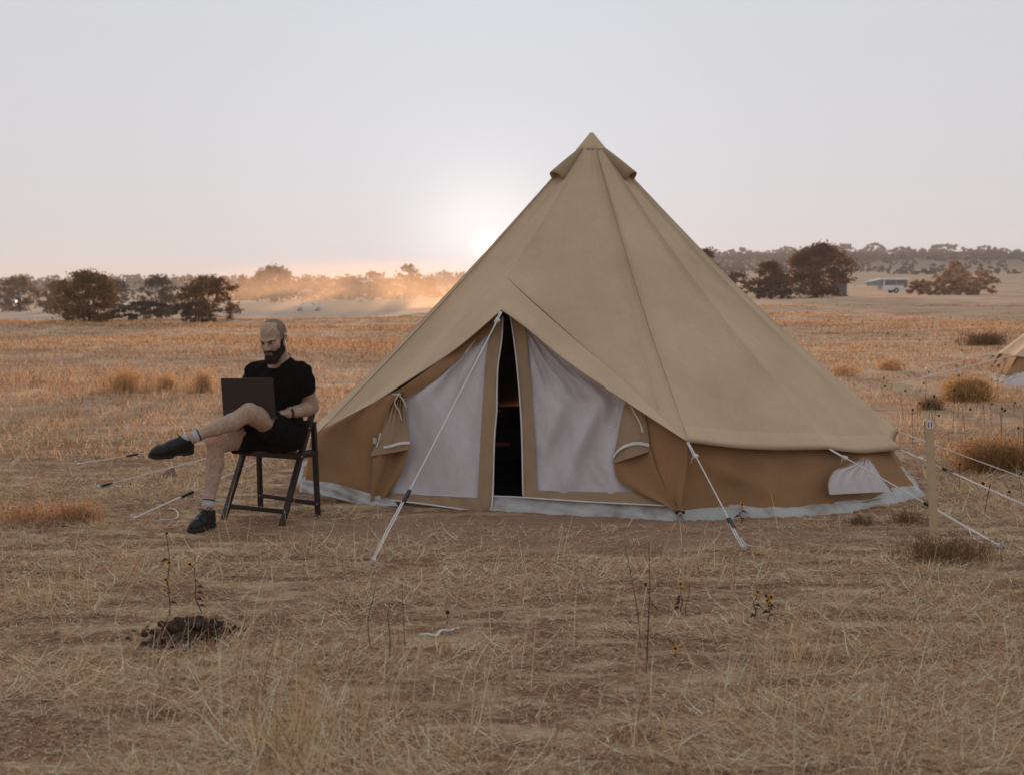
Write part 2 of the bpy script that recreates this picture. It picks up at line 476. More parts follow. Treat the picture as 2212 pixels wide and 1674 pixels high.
def ground_mat():
    m, n, l, b = new_mat("dry_meadow")
    b.inputs["Roughness"].default_value = 0.97
    b.inputs["Specular IOR Level"].default_value = 0.1
    tc = n.new("ShaderNodeTexCoord")
    def noise(scale, detail=6, stretch=None, rough=0.6):
        z = n.new("ShaderNodeTexNoise"); z.inputs["Scale"].default_value = scale
        z.inputs["Detail"].default_value = detail; z.inputs["Roughness"].default_value = rough
        if stretch:
            mp = n.new("ShaderNodeMapping"); mp.inputs["Scale"].default_value = stretch
            l.new(tc.outputs["Object"], mp.inputs[0]); l.new(mp.outputs[0], z.inputs["Vector"])
        else:
            l.new(tc.outputs["Object"], z.inputs["Vector"])
        return z.outputs[0]
    def rng(x, a, b_, c=0.0, d=1.0):
        r = n.new("ShaderNodeMapRange"); r.inputs[1].default_value = a; r.inputs[2].default_value = b_
        r.inputs[3].default_value = c; r.inputs[4].default_value = d
        l.new(x, r.inputs[0]); return r.outputs[0]
    def mix(f, c1, c2):
        x = n.new("ShaderNodeMixRGB")
        if isinstance(f, float): x.inputs[0].default_value = f
        else: l.new(f, x.inputs[0])
        for k, c in ((1, c1), (2, c2)):
            if isinstance(c, tuple): x.inputs[k].default_value = (*c, 1)
            else: l.new(c, x.inputs[k])
        return x.outputs[0]
    dirt = mix(rng(noise(24, 10, None, .8), .40, .60), (0.17, 0.085, 0.050), (0.37, 0.215, 0.130))
    straw = mix(rng(noise(130, 8, (1, 4.0, 1), .8), .40, .60), (0.46, 0.315, 0.18), (0.70, 0.53, 0.335))
    near = mix(rng(noise(2.2, 8, (1, 2.4, 1), .7), .46, .62), dirt, straw)
    # worn bare earth before the door
    ds = n.new("ShaderNodeVectorMath"); ds.operation = 'DISTANCE'; ds.inputs[1].default_value = (0.30, 8.9, 0)
    mp = n.new("ShaderNodeMapping"); mp.inputs["Scale"].default_value = (0.45, 1.2, 0); mp.inputs["Location"].default_value = (0.165, -1.58, 0)
    l.new(tc.outputs["Object"], mp.inputs[0]); l.new(mp.outputs[0], ds.inputs[0])
    near = mix(rng(ds.outputs["Value"], .55, 1.1, .85, 0.0), near, mix(rng(noise(40, 10, (1, 2, 1), .8), .40, .60), (0.27, 0.150, 0.098), (0.40, 0.26, 0.175)))
    far = mix(rng(noise(0.35, 9, (1, 1.5, 1), .68), .38, .62), (0.34, 0.190, 0.110), (0.64, 0.445, 0.295))
    far = mix(rng(noise(0.05, 6), .42, .62, 0, .5), far, (0.60, 0.45, 0.31))
    far = mix(rng(noise(3.2, 9, (1, 1.4, 1), .75), .46, .66, 0, .5), far, (0.24, 0.13, 0.068))
    ln = n.new("ShaderNodeVectorMath"); ln.operation = 'LENGTH'
    l.new(tc.outputs["Object"], ln.inputs[0])
    c = mix(rng(ln.outputs["Value"], 10, 24), near, far)
    hill = mix(rng(noise(0.02, 8), .4, .6), (0.085, 0.066, 0.040), (0.15, 0.114, 0.072))
    c = mix(rng(ln.outputs["Value"], 560, 700), c, hill)
    l.new(c, b.inputs["Base Color"])
    bp = n.new("ShaderNodeBump"); bp.inputs["Strength"].default_value = 0.7; bp.inputs["Distance"].default_value = 0.02
    l.new(noise(70, 10, (1, 2, 1), .8), bp.inputs["Height"]); l.new(bp.outputs[0], b.inputs["Normal"])
    return m
M["ground"] = ground_mat()
tag(ground_sheet(), "dry reddish earth and matted straw of the open meadow", "ground", kind="structure")

def drape(name, mtl, poly_lr, rows, cols, lift):
    """sheet laid on the land between two plan curves (lists of (x,y))"""
    L, R = cr(poly_lr[0], rows), cr(poly_lr[1], rows)
    rr = []
    for i in range(rows):
        q = []
        for j in range(cols):
            t = j / (cols - 1)
            x, y = L[i] * (1 - t) + R[i] * t
            q.append((x, y, lz(x, y) + lift))
        rr.append(q)
    return MB().grid(rr).build(name, mtl, smooth=True)

# ------------------------------------------------------------------ the bell tent
TC = Vector((0.65, 11.5, 0.0))
APEX = P(1278, 290, 11.5)

def pol(a, r, z=0.0, c=TC):
    t = math.radians(a)
    return Vector((c.x + r * math.sin(t), c.y - r * math.cos(t), z))

tent = empty("bell_tent", (TC.x, TC.y, 0), 0,
             "large sand-coloured canvas bell tent with its door pulled open, behind the seated man", "tent", "canvas bell tents")

EAVE = [P(1487, 953, 9.15), P(1793, 968, 9.62), P(1945, 969, 10.45)]
EAVE += [pol(a, r, 0.36) for a, r in ((89, 2.47), (115, 2.47), (141, 2.47), (167, 2.47), (193, 2.47), (219, 2.45), (245, 2.36), (270, 2.28))]
EAVE += [P(680, 944, 10.5)]
BASE = [P(1468, 1114, 9.17), P(1802, 1108, 9.46), P(1988, 1070, 10.32)]
BASE += [pol(a, r, 0.07) for a, r in ((89, 2.51), (115, 2.64), (141, 2.64), (167, 2.64), (193, 2.64), (219, 2.60), (245, 2.48), (270, 2.39))]
BASE += [P(664, 1046, 10.5)]
NS = len(EAVE) - 1

def wob(a, b, s):                       # smooth pseudo-random wrinkle field
    return (math.sin(5.1*a + 2.3*b + s) + math.sin(-3.7*a + 6.9*b + 1.7*s) + .6*math.sin(13.0*a + 3.1*b + 2.9*s) + .5*math.sin(8.3*b - 17.0*a + s)) / 3.1

def roof_pt(E, u, t_, seed, droop=1.0, sag=.085, scal=.030):
    t = min(t_, .9999)
    ax = APEX
    p = ax + (E - ax) * t_
    out = Vector((E.x - TC.x, E.y - TC.y, 0)).normalized()
    p = p + Vector((0, 0, -sag * math.sin(math.pi * min(t, 1)) ** 1.1))
    s = math.sin(math.pi * u)
    p = p - out * (.075 * s ** .75 * t ** .8 * (1 - .35 * t))
    p.z -= scal * s * droop * t ** 6
    # tension folds gathering at the guy points
    edge = min(u, 1 - u)
    f = math.exp(-(edge / .12) ** 2) * math.cos(2 * math.pi * edge / .10)
    p = p + out * (.021 * f * math.sin(math.pi * t) ** .6)
    g = math.sin(2 * math.pi * (u * 3.4 + t * 3.6) + seed * 1.7) * sstep(.45, .9, t) * (1 - t) * 4 * s
    p = p + out * (.026 * float(g))
    p = p + out * (.010 * wob(u * 1.5, t * 2, seed) * s + .007 * s * wob(u * 4.2 + .6 * t, t * .9, seed + 2))
    return p

rf = MB()
NT, NU = 44, 22
TS = [0.025 + 0.975 * (i / NT) for i in range(NT + 1)]
SAG = [.10, .10, .10, .10] + [.07] * 7 + [.06]
for k in range(NS):
    rows = []
    for t in TS:
        q = []
        for j in range(NU + 1):
            u = j / NU
            E = EAVE[k].lerp(EAVE[k + 1], u)
            p = roof_pt(E, u, t, 1.3 * k, sag=SAG[k] * (1 - u) + SAG[k + 1] * u)
            q.append(p)
        rows.append(q)
    rf.grid(rows)
# panel above the door: between the ridge point and the two guy points
KP = P(1095, 600, 10.42)
CR_R = [(1095, 600), (1135, 639), (1247, 738), (1340, 816), (1433, 903), (1487, 953)]
CR_L = [(1095, 600), (954, 727), (860, 808), (781, 875), (680, 944)]
def edge3(pp, Y0, Y1, n):
    c = cr(pp, n)
    d = np.concatenate([[0], np.cumsum(np.linalg.norm(np.diff(c, axis=0), axis=1))]); d /= d[-1]
    return [P(c[i, 0], c[i, 1], Y0 + (Y1 - Y0) * d[i]) for i in range(n)]
ER = edge3(CR_R, KP.y, EAVE[0].y, 31)           # K -> B
EL = edge3(CR_L, KP.y, EAVE[-1].y, 31)          # K -> A
for side, (ed, sg) in enumerate(((ER, 1), (EL, -1))):
    rows = []
    for t in TS:
        q = []
        for j, E in enumerate(ed):
            u = j / 30
            p = APEX + (E - APEX) * t
            s = math.sin(math.pi * u)
            p.z -= (.05 + (SAG[0 if side == 0 else -1] - .05) * u) * math.sin(math.pi * t) ** 1.1
            out = Vector((E.x - TC.x, E.y - TC.y, 0)).normalized()
            p = p - out * .085 * s ** .75 * t * (1 - .55 * t)
            p = p + out * (.010 * wob(u * 1.7 + side, t * 2.3, 4 + 3 * side) + .007 * wob(u * 4.4 - .5 * t, t, 5 + side)) * s
            ee = min(u, 1 - u)
            p = p + out * (.011 * math.exp(-(ee / .11) ** 2) * math.cos(2 * math.pi * ee / .075) * math.sin(math.pi * t) ** .6)
            q.append(p)
        rows.append(q)
    rf.grid(rows)
hm = MB()
for k in range(NS):
    rows = []
    for t in (.952, .955, .985, 1.003, 1.0):
        q = []
        for j in range(NU + 1):
            u = j / NU
            E = EAVE[k].lerp(EAVE[k + 1], u)
            o = Vector((E.x - TC.x, E.y - TC.y, 0)).normalized()
            q.append(roof_pt(E, u, t, 1.3 * k, sag=SAG[k] * (1 - u) + SAG[k + 1] * u) + (o + Vector((0, 0, .8))) * (.0008 if t in (.952, 1.0) else .0030))
        rows.append(q)
    hm.grid(rows)
hm.build("hem", M["hem"], tent, smooth=True)
roof_o = rf.build("roof", M["roof"], tent, smooth=True)

# seams sewn down the roof, each a narrow felled strip
def seam_on(E, sg=.08):
    pts = []
    for i in range(26):
        t = .06 + .92 * i / 25
        p = APEX + (E - APEX) * t
        p.z -= sg * math.sin(math.pi * t) ** 1.1
        p = p + Vector((E.x - TC.x, E.y - TC.y, 0)).normalized() * (.009 * math.sin(math.pi * t) ** .6)
        out = (Vector((E.x - TC.x, E.y - TC.y, 0)).normalized() * .6 + Vector((0, 0, .8)))
        pts.append(p + out * .002)
    return pts
sm = MB()
for E, sg, r_ in ((ER[25], .08, .0024),):
    sm.tube(seam_on(E, sg), r_, 5)
sm.build("seam", M["hem"], tent, smooth=True)

# canopy over the door
TIP = P(1084, 671, 9.72)
FR_R = [(1084, 671), (1135, 708), (1216, 775), (1309, 840), (1393, 895), (1487, 955)]
FR_L = [(1084, 671), (985, 755), (891, 817), (797, 877), (702, 932), (676, 947)]
for nm, ed, fr, Y1 in (("door_canopy", ER, FR_R, EAVE[0].y), ("door_canopy", EL, FR_L, EAVE[-1].y)):
    fe = edge3(fr, TIP.y, Y1 - .01, 31)
    rows = []
    for i in range(9):
        v = i / 8
        q = []
        for j in range(31):
            p = ed[j].lerp(fe[j], v)
            h = math.sin(math.pi * v)
            p = p + Vector((0, -.02, -.012)) * h * math.sin(math.pi * min(1, j / 30 + .12))
            p = p + Vector((0, -1, .3)) * .006 * wob(j / 9, v * .8, 5) * h
            q.append(p)
        rows.append(q)
    # turned-in hem, so the free edge has a lip
    rows.append([p + Vector((0, .03, .012)) for p in rows[-1]])
    MB().grid(rows).build(nm, M["roof"], tent, smooth=True)

# cap at the peak
cap = MB()
rows = []
for r, z in ((.0, .012), (.012, .010), (.03, -.012), (.075, -.068), (.121, -.125), (.123, -.130), (.105, -.136)):
    rows.append([Vector((APEX.x + r * 1.02 * math.cos(a), APEX.y + r * math.sin(a), APEX.z + z)) for a in [2 * math.pi * k / 28 for k in range(29)]])
cap.grid(rows).build("peak_cap", M["roof"], tent, smooth=True)

# vent hoods just below the peak
def hood(az, la=.10, lb=.355, w=.056, h=.105):
    mb = MB()
    t = math.radians(az)
    o = Vector((math.sin(t), -math.cos(t), 0)); s = Vector((math.cos(t), math.sin(t), 0))
    slope = 1.0
    for shell in (0, 1):
        rows = []
        for i in range(11):
            v = i / 10
            rad = la + (lb - la) * v
            base = Vector((APEX.x, APEX.y, 0)) + o * rad
            base.z = APEX.z - rad * .93 - .030 * v
            nrm = (o * .70 + Vector((0, 0, .72)))
            hh = (h * v ** .9) - .006 * shell
            ww = (w * (0.35 + .65 * v)) - .005 * shell
            q = []
            for k in range(13):
                a = math.pi * (k / 12)
                lean = .012 * math.sin(3 * v + k * .3)
                q.append(base + s * (ww * 1.25 * math.cos(a) + lean) + nrm * (hh * max(0, math.sin(a)) ** .7 - .012 - .035 * v))
            rows.append(q)
        if shell == 0: outer = rows
        else: inner = rows
        mb.grid(rows)
    mb.grid([outer[-1], inner[-1]])
    return mb
for az in (-54, 60, 180):
    hood(az).build("vent_hood", M["hood"], tent, smooth=True)

# low wall
wl_ = MB()
for k in range(NS):
    rows = []
    for i in range(13):
        v = i / 12
        q = []
        for j in range(19):
            u = j / 18
            E = EAVE[k].lerp(EAVE[k + 1], u); Bq = BASE[k].lerp(BASE[k + 1], u)
            o = Vector((Bq.x - TC.x, Bq.y - TC.y, 0)).normalized()
            top = E - o * .12 + Vector((0, 0, .030))
            p = top.lerp(Bq, v)
            dg = u * 1.35 - v + .1 * math.sin(9 * u + k)
            fold = math.exp(-(dg / .09) ** 2) + .7 * math.exp(-((dg - .45) / .07) ** 2)
            p = p + o * (.030 * fold * math.sin(math.pi * v) * math.sin(math.pi * u) ** .5 + (.020 * wob(u * 1.6, v * 1.3, 2.0 * k) + .010 * wob(u * 4, v * 2, k)) * math.sin(math.pi * u) ** .5)
            p = p - o * .025 * math.sin(math.pi * u) * math.sin(math.pi * v)
            q.append(p)
        rows.append(q)
    wl_.grid(rows)
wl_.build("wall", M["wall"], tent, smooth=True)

# groundsheet skirt turned up round the foot of the wall, and the floor inside
sk = MB()
for k in range(NS):
    rows = []
    for i in range(8):
        v = i / 7
        q = []
        for j in range(25):
            u = j / 24
            Bq = BASE[k].lerp(BASE[k + 1], u)
            o = Vector((Bq.x - TC.x, Bq.y - TC.y, 0)).normalized()
            top = Bq + Vector((0, 0, .072 + .014 * math.sin(7 * u + 2 * k) * math.sin(math.pi * u)))
            bot = Vector((Bq.x, Bq.y, lz(Bq.x, Bq.y) - .01)) + o * (.035 + .02 * math.sin(11 * u + k) * math.sin(math.pi * u))
            p = top.lerp(bot, v) + o * (-.065 + .08 * v + .022 * math.sin(math.pi * v) * (1 + .5 * wob(3 * u, v, k) * math.sin(math.pi * u)) + .009 * wob(9 * u, 5 * v, k) * math.sin(math.pi * u) * v)
            q.append(p)
        rows.append(q)
    sk.grid(rows)
sk.build("groundsheet_skirt", M["sheet"], tent, smooth=True)
fl = MB()
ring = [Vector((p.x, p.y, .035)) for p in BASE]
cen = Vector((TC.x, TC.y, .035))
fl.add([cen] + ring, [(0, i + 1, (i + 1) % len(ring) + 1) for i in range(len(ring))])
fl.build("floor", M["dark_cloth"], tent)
MB().tube([Vector((APEX.x, APEX.y, .03)), Vector((APEX.x, APEX.y, APEX.z - .04))], .016, 8).build("centre_pole", M["steel"], tent, smooth=True)

# ---- the door wall, built on its own leaning plane
DL, DR, DT = P(830, 1076, 9.90), P(1468, 1112, 9.13), P(1085, 672, 9.92)
DP = Plane(DL, DR, DT)
def patch(name, mtl, left, right, nu, nv, off, parent=tent, wr=None, back=False):
    """cloth between two pixel curves, at a distance off (number or f(u,v)) in front of the door plane"""
    A, B = cr(left, nv), cr(right, nv)
    rows = []
    for i in range(nv):
        v = i / (nv - 1)
        q = []
        for j in range(nu):
            u = j / (nu - 1)
            px = A[i] * (1 - u) + B[i] * u
            o = off(u, v) if callable(off) else off
            if wr: o += wr(u, v)
            q.append(DP.at(px[0], px[1], o))
        rows.append(q)
    return MB().grid(rows).build(name, mtl, parent, smooth=True)

ZL = [(1086, 684), (1084, 732), (1075, 800), (1073, 887), (1068, 950), (1064.5, 1070), (1059, 1107)]
ZR = [(1101, 682), (1106, 705), (1115, 773), (1123, 863), (1127, 937), (1130, 1072)]
def cfold(u, v, s):
    return .006 * wob(u * 1.4 + s, v * 1.6, s)
# left leaf: insect mesh, canvas borders, zip
left_leaf = empty("door_leaf", tuple(DP.at(960, 1080)), 0); left_leaf.parent = tent
left_leaf.location = DP.at(960, 1080) - TC
def mesh_wr_l(u, v):
    e_ = (math.sin(math.pi * u) * math.sin(math.pi * min(1, v * .98))) ** .4
    return e_ * (.042 * math.sin(7 * (u - .75 * v) + 1) * sstep(.2, .8, v) + .022 * math.sin(19 * (u + .35 * v)) * (1 - v) + .016 * wob(2.6 * u, 2.2 * v, 2) + .006 * wob(7 * u, 6 * v, 5)) - .012
patch("mesh_panel", M["mesh"], [(1062, 690), (985, 752), (905, 820), (868, 850), (850, 960), (826, 1064)],
      [(1074, 690), (1062, 720), (1052, 763), (1041, 887), (1033, 1079)], 40, 40, .012, left_leaf, mesh_wr_l)
patch("border", M["flap"], [(1075, 690), (1064, 720), (1052, 763), (1041, 887), (1032, 1076), (1032, 1104)], ZL, 8, 50, .020, left_leaf,
      lambda u, v: .005 * math.sin(40 * v + 3 * u) * u + cfold(u, v * 3, 1))
patch("border", M["flap"], [(826, 1062), (930, 1069), (1033, 1076)], [(838, 1079), (930, 1088), (1059, 1107)], 8, 40, .021, left_leaf,
      lambda u, v: .004 * math.sin(23 * v))
def cord(name, mtl, pts, r, off, parent=tent, n=40, sides=6):
    c = cr(pts, n)
    return MB().tube([DP.at(x, y, off) for x, y in c], r, sides).build(name, mtl, parent, smooth=True)
cord("zip", M["zip"], ZL, .0058, .027, left_leaf)
cord("piping", M["zip"], [(840, 1079), (930, 1090), (1000, 1100), (1058, 1107)], .0065, .027, left_leaf)
MB().tube([DP.at(838, 1064, .018), DP.at(930, 1069, .018), DP.at(1031, 1074, .018)], .006, 6).build("mesh_seam", M["mesh"], left_leaf, smooth=True)
# right leaf
right_leaf = empty("door_leaf", (0, 0, 0)); right_leaf.parent = tent
right_leaf.location = DP.at(1250, 1075) - TC
def mesh_wr_r(u, v):
    d = u * .9 + v * 1.1
    e_ = (math.sin(math.pi * u) * math.sin(math.pi * min(1, v * .98))) ** .4
    return e_ * (.060 * math.sin(13 * (d - .25) + 2.2 * u) * sstep(.25, .8, v) * sstep(0, .25, u) + .024 * math.sin(22 * (u - .2 * v)) * (1 - v) ** 1.2 + .016 * wob(3 * u, 2 * v, 6) + .006 * wob(7 * u, 6 * v, 3)) - .012
patch("mesh_panel", M["mesh"], [(1132, 700), (1135, 725), (1141, 773), (1151, 881), (1157, 990), (1160, 1064)],
      [(1134, 700), (1216, 768), (1309, 834), (1352, 868), (1345, 985), (1400, 1066)], 46, 44, .008, right_leaf, mesh_wr_r)
patch("border", M["flap"], ZR, [(1118, 684), (1136, 716), (1141, 773), (1151, 881), (1157, 990), (1161, 1066)], 8, 44, .016, right_leaf,
      lambda u, v: cfold(u, v * 3, 3) + .003 * math.sin(33 * v))
patch("border", M["flap"], [(1130, 1058), (1280, 1062), (1400, 1062)], [(1130, 1075), (1280, 1084), (1442, 1092)], 8, 40, .017, right_leaf,
      lambda u, v: .005 * math.sin(17 * v + 2 * u))
cord("zip", M["zip"], ZR, .0055, .023, right_leaf)
cord("piping", M["zip"], [(1064, 1071), (1130, 1074), (1280, 1084), (1442, 1092)], .0055, .022, right_leaf)
# strip of groundsheet under the door
patch("groundsheet_skirt", M["sheet"], [(1052, 1070), (1200, 1078), (1340, 1086), (1475, 1096)], [(1052, 1110), (1200, 1116), (1340, 1124), (1475, 1131)], 9, 60,
      lambda u, v: -.004 + .035 * u, tent, lambda u, v: .012 * wob(6 * v, 1.5 * u, 3) + .006 * math.sin(31 * v + 5 * u) * u)
patch("groundsheet_skirt", M["sheet"], [(655, 1036), (720, 1043), (780, 1060), (850, 1076)], [(650, 1062), (720, 1074), (790, 1092), (860, 1092)], 9, 40,
      lambda u, v: .03 + .03 * u, tent, lambda u, v: .02 * wob(3 * v, 1.5 * u, 8))
# canvas each side of the door
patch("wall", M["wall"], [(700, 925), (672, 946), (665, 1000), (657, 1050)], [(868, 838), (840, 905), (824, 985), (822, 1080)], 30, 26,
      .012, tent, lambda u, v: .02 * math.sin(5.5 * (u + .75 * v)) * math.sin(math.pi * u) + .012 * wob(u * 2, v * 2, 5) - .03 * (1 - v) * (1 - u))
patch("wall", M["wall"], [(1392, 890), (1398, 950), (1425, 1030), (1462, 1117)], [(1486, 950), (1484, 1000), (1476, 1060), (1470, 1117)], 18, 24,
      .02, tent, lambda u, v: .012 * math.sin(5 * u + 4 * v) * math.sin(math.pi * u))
# band of door canvas along the canopy, left
patch("wall", M["wall"], [(1062, 692), (985, 754), (905, 812), (850, 850)], [(1066, 712), (990, 776), (925, 832), (868, 862)], 6, 30, .022, tent,
      lambda u, v: .008 * math.sin(9 * v + 3 * u))

# door canvas tied back, left: gathered at the knot, fanning to its hem
def fan_l(u, v):
    g = math.exp(-(v / .55) ** 2)
    return .045 + .020 * math.cos(2 * math.pi * 4.5 * u) * g + .055 * math.sin(math.pi * u) * sstep(0, .6, v) + .004 * wob(u * 2, v * 2, 1)
lf = empty("tied_flap"); lf.parent = tent; lf.location = DP.at(845, 970) - TC
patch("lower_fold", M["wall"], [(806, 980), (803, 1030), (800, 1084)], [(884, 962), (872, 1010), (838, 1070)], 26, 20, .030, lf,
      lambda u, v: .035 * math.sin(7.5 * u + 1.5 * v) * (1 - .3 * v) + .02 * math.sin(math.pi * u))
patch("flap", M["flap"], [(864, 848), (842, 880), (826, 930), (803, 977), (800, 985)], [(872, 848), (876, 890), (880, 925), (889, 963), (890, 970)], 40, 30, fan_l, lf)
def stripe_l(pts, wpx):
    c = cr(pts, 24)
    rows = [[DP.at(x, y - wpx / 2, .104), DP.at(x, y + wpx / 2, .104)] for x, y in c]
    rows = [[DP.at(x, y - wpx / 2, fan_l(i / 23, .86) + .018), DP.at(x, y + wpx / 2, fan_l(i / 23, .86) + .018)] for i, (x, y) in enumerate(c)]
    return MB().grid(rows)
stripe_l([(818, 967), (840, 964), (865, 957), (886, 956)], 6).build("white_tape", M["zip"], lf)
cord("zip_end", M["zip"], [(822, 935), (818, 952), (813, 966)], .006, .075, lf, 10)
patch("size_tab", M["tape"], [(806, 945), (805, 957)], [(814, 946), (813, 958)], 3, 3, .062, lf)
cord("tie", M["tape"], [(848, 852), (860, 853), (866, 858), (873, 868), (878, 881)], .0055, .085, lf, 24)
cord("tie", M["tape"], [(864, 851), (855, 862), (853, 872), (862, 888), (868, 908)], .0050, .092, lf, 24)
MB().ball(DP.at(862, 853, .085), (.016, .012, .013), 6).build("knot", M["tape"], lf, smooth=True)
# door canvas tied back, right
def fan_r(u, v):
    return .030 + .060 * math.sin(math.pi * (u * .85 + .08)) * sstep(-.2, .7, v) + .004 * wob(u * 2, v * 2, 4)
rf2 = empty("tied_flap"); rf2.parent = tent; rf2.location = DP.at(1380, 1000) - TC
patch("lower_fold", M["wall"], [(1327, 985), (1328, 1015), (1340, 1040), (1385, 1068), (1440, 1092)], [(1402, 955), (1418, 1010), (1440, 1062), (1462, 1095), (1468, 1108)], 28, 26, .024, rf2,
      lambda u, v: .022 * math.sin(6.2 * u + 1.0) * (1 - .5 * v) + .020 * math.sin(math.pi * u))
patch("flap", M["flap"], [(1350, 868), (1341, 905), (1333, 950), (1325, 990), (1324, 1001)], [(1392, 893), (1398, 920), (1402, 950), (1402, 965), (1402, 975)], 30, 26, fan_r, rf2,
      lambda u, v: 0.0)
c = cr([(1325, 986), (1335, 973), (1350, 963), (1375, 957), (1402, 961)], 26)
rows = [[DP.at(x, y - 3.4, fan_r(i / 25, .86) + .012), DP.at(x, y + 3.4, fan_r(i / 25, .86) + .012)] for i, (x, y) in enumerate(c)]
MB().grid(rows).build("white_tape", M["zip"], rf2)
cord("tie", M["tape"], [(1362, 872), (1368, 888), (1378, 905), (1386, 922)], .0048, .092, rf2, 20)
MB().tube([DP.at(1385, 920, .094), DP.at(1388, 934, .096)], [.006, .010], 6).build("tie_end", M["tape"], rf2)
cord("tie", M["tape"], [(1337, 868), (1334, 885), (1331, 905), (1330, 922)], .0055, .055, rf2, 16)
# small orange tag glimpsed inside the doorway, set back behind the door plane
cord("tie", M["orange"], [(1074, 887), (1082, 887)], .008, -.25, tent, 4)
# ring and strap at the right foot of the door
rg = MB()
c0 = DP.at(1469, 1117, .05)
rg.tube([c0 + Vector((.016 * math.cos(a), 0, .030 * math.sin(a))) for a in [2 * math.pi * k / 16 for k in range(17)]], .0045, 6, cap=False)
rg.build("peg_ring", M["steel"], tent, smooth=True)
MB().box((-.030, -.01, -.008), (.030, .008, .010), Matrix.Translation(DP.at(1469, 1106, .045))).build("buckle", M["black"], tent)

# insect window in the low wall, right
WP = Plane(BASE[1], BASE[2], EAVE[1])
A = cr([(1868, 988), (1835, 1005), (1808, 1013), (1796, 1025), (1789, 1045), (1791, 1068)], 24)
B = cr([(1868, 988), (1882, 996), (1896, 1016), (1908, 1036), (1920, 1052), (1927, 1061)], 24)
rows = []
for i in range(24):
    v = i / 23
    q = []
    for j in range(36):
        u = j / 35
        px = A[i] * (1 - u) + B[i] * u
        q.append(WP.at(px[0], px[1], .050 + .011 * math.sin(30 * u + 4 * v) * math.sin(math.pi * u) * (1 - .6 * abs(v - .5))))
    rows.append(q)
win = MB().grid(rows).build("window", M["mesh"], tent, smooth=True)
rim = [WP.at(x, y, .05) for x, y in np.vstack([A[::-1], B])]
MB().tube(rim, .004, 5).build("window_edge", M["flap"], win, smooth=True)

# ---- guy ropes: rope, black slider, loop at the peg
def lerp3(a, b, t): return Vector(a).lerp(Vector(b), t)
def guy(a, b, ts, r=.0043, sag=.0, loop=True, tail=None, knot=.08, parent=tent, slider=True):
    a, b = Vector(a), Vector(b)
    n = 24
    pts = []
    for i in range(n + 1):
        t = i / n
        p = a.lerp(b, t); p.z -= sag * math.sin(math.pi * t)
        pts.append(p)
    ro = MB().tube(pts, r, 7)
    d = (b - a).normalized()
    side = d.cross(Vector((0, 0, 1))).normalized()
    # doubled rope between the slider and the tent end, and below it
    if slider:
        k0, k1 = a.lerp(b, ts), b
        ro.tube([k0 + side * .010, k0.lerp(k1, .5) + side * .014, k1 + side * .010], r * .9, 6)
    # knot near the tent
    if knot:
        L = (b - a).length
        kp = a + d * knot * 1.0
        ro.tube([a + side * .010, kp + side * .012], r, 6)
        for q in range(3):
            ro.ball(kp + d * (.012 * q) + side * (.006 * (-1) ** q), (.014, .014, .013), 5)
        ro.tube([kp, kp + side * .02 - Vector((0, 0, .02)), kp + side * .025 - Vector((0, 0, .05))], r * .9, 6)
    if loop:
        ro.ball(b - d * .03, (.016, .016, .014), 5)
    o = ro.build("guy_rope", M["rope"], parent, smooth=True)
    if tail:
        MB().tube([Vector(p) for p in tail], r * .85, 6).build("loose_end", M["rope"], o, smooth=True)
    if slider:
        c = a.lerp(b, ts)
        MB().bar(c - d * .052, c + d * .052, .022, .018).build("slider", M["black"], o)
    pm = MB().tube([b + Vector((0, 0, .035)), b - Vector((0, 0, .06)) - d * .02], .006, 6)
    pm.build("peg", M["steel"], o, smooth=True)
    return o
def gp(px, py, dz=0.012):
    g = G(px, py, 0); z = lz(g.x, g.y)
    return G(px, py, z + dz)
def groundpath(pp, n=24, dz=.010):
    return [gp(x, y, dz) for x, y in cr(pp, n)]
guy(TIP + Vector((0, -.01, -.01)), gp(803, 1217), .775, knot=.10)
guy(EAVE[0] + Vector((0, -.01, -.005)), gp(1609, 1186), .78, tail=groundpath([(1600, 1160), (1608, 1172), (1625, 1179), (1652, 1183)]), knot=.17)
guy(EAVE[1] + Vector((0, -.01, -.005)), gp(2166, 1181), .62, knot=.16, tail=groundpath([(2093, 1143), (2100, 1158), (2118, 1170), (2150, 1176)]))
guy(EAVE[2] + Vector((.0, -.01, -.005)), P(2400, 1172, 8.6), .26, knot=.22, slider=True,
    tail=[P(2050, 1012, 10.0), P(2043, 1030, 10.0), P(2046, 1046, 9.98)])
guy(EAVE[3] + Vector((.0, -.02, -.0)), P(2480, 1130, 10.2), .8, knot=.30)
guy(EAVE[-1] + Vector((-.02, -.01, .0)), gp(284, 1122), .72, knot=.10, tail=groundpath([(365, 1097), (378, 1100), (385, 1110), (378, 1120), (345, 1121)]))
guy(EAVE[-2], gp(205, 1053), .955, knot=0, tail=groundpath([(224, 1049), (246, 1047), (262, 1054), (260, 1060)]))
guy(EAVE[-3], gp(162, 1003), .79, knot=0)

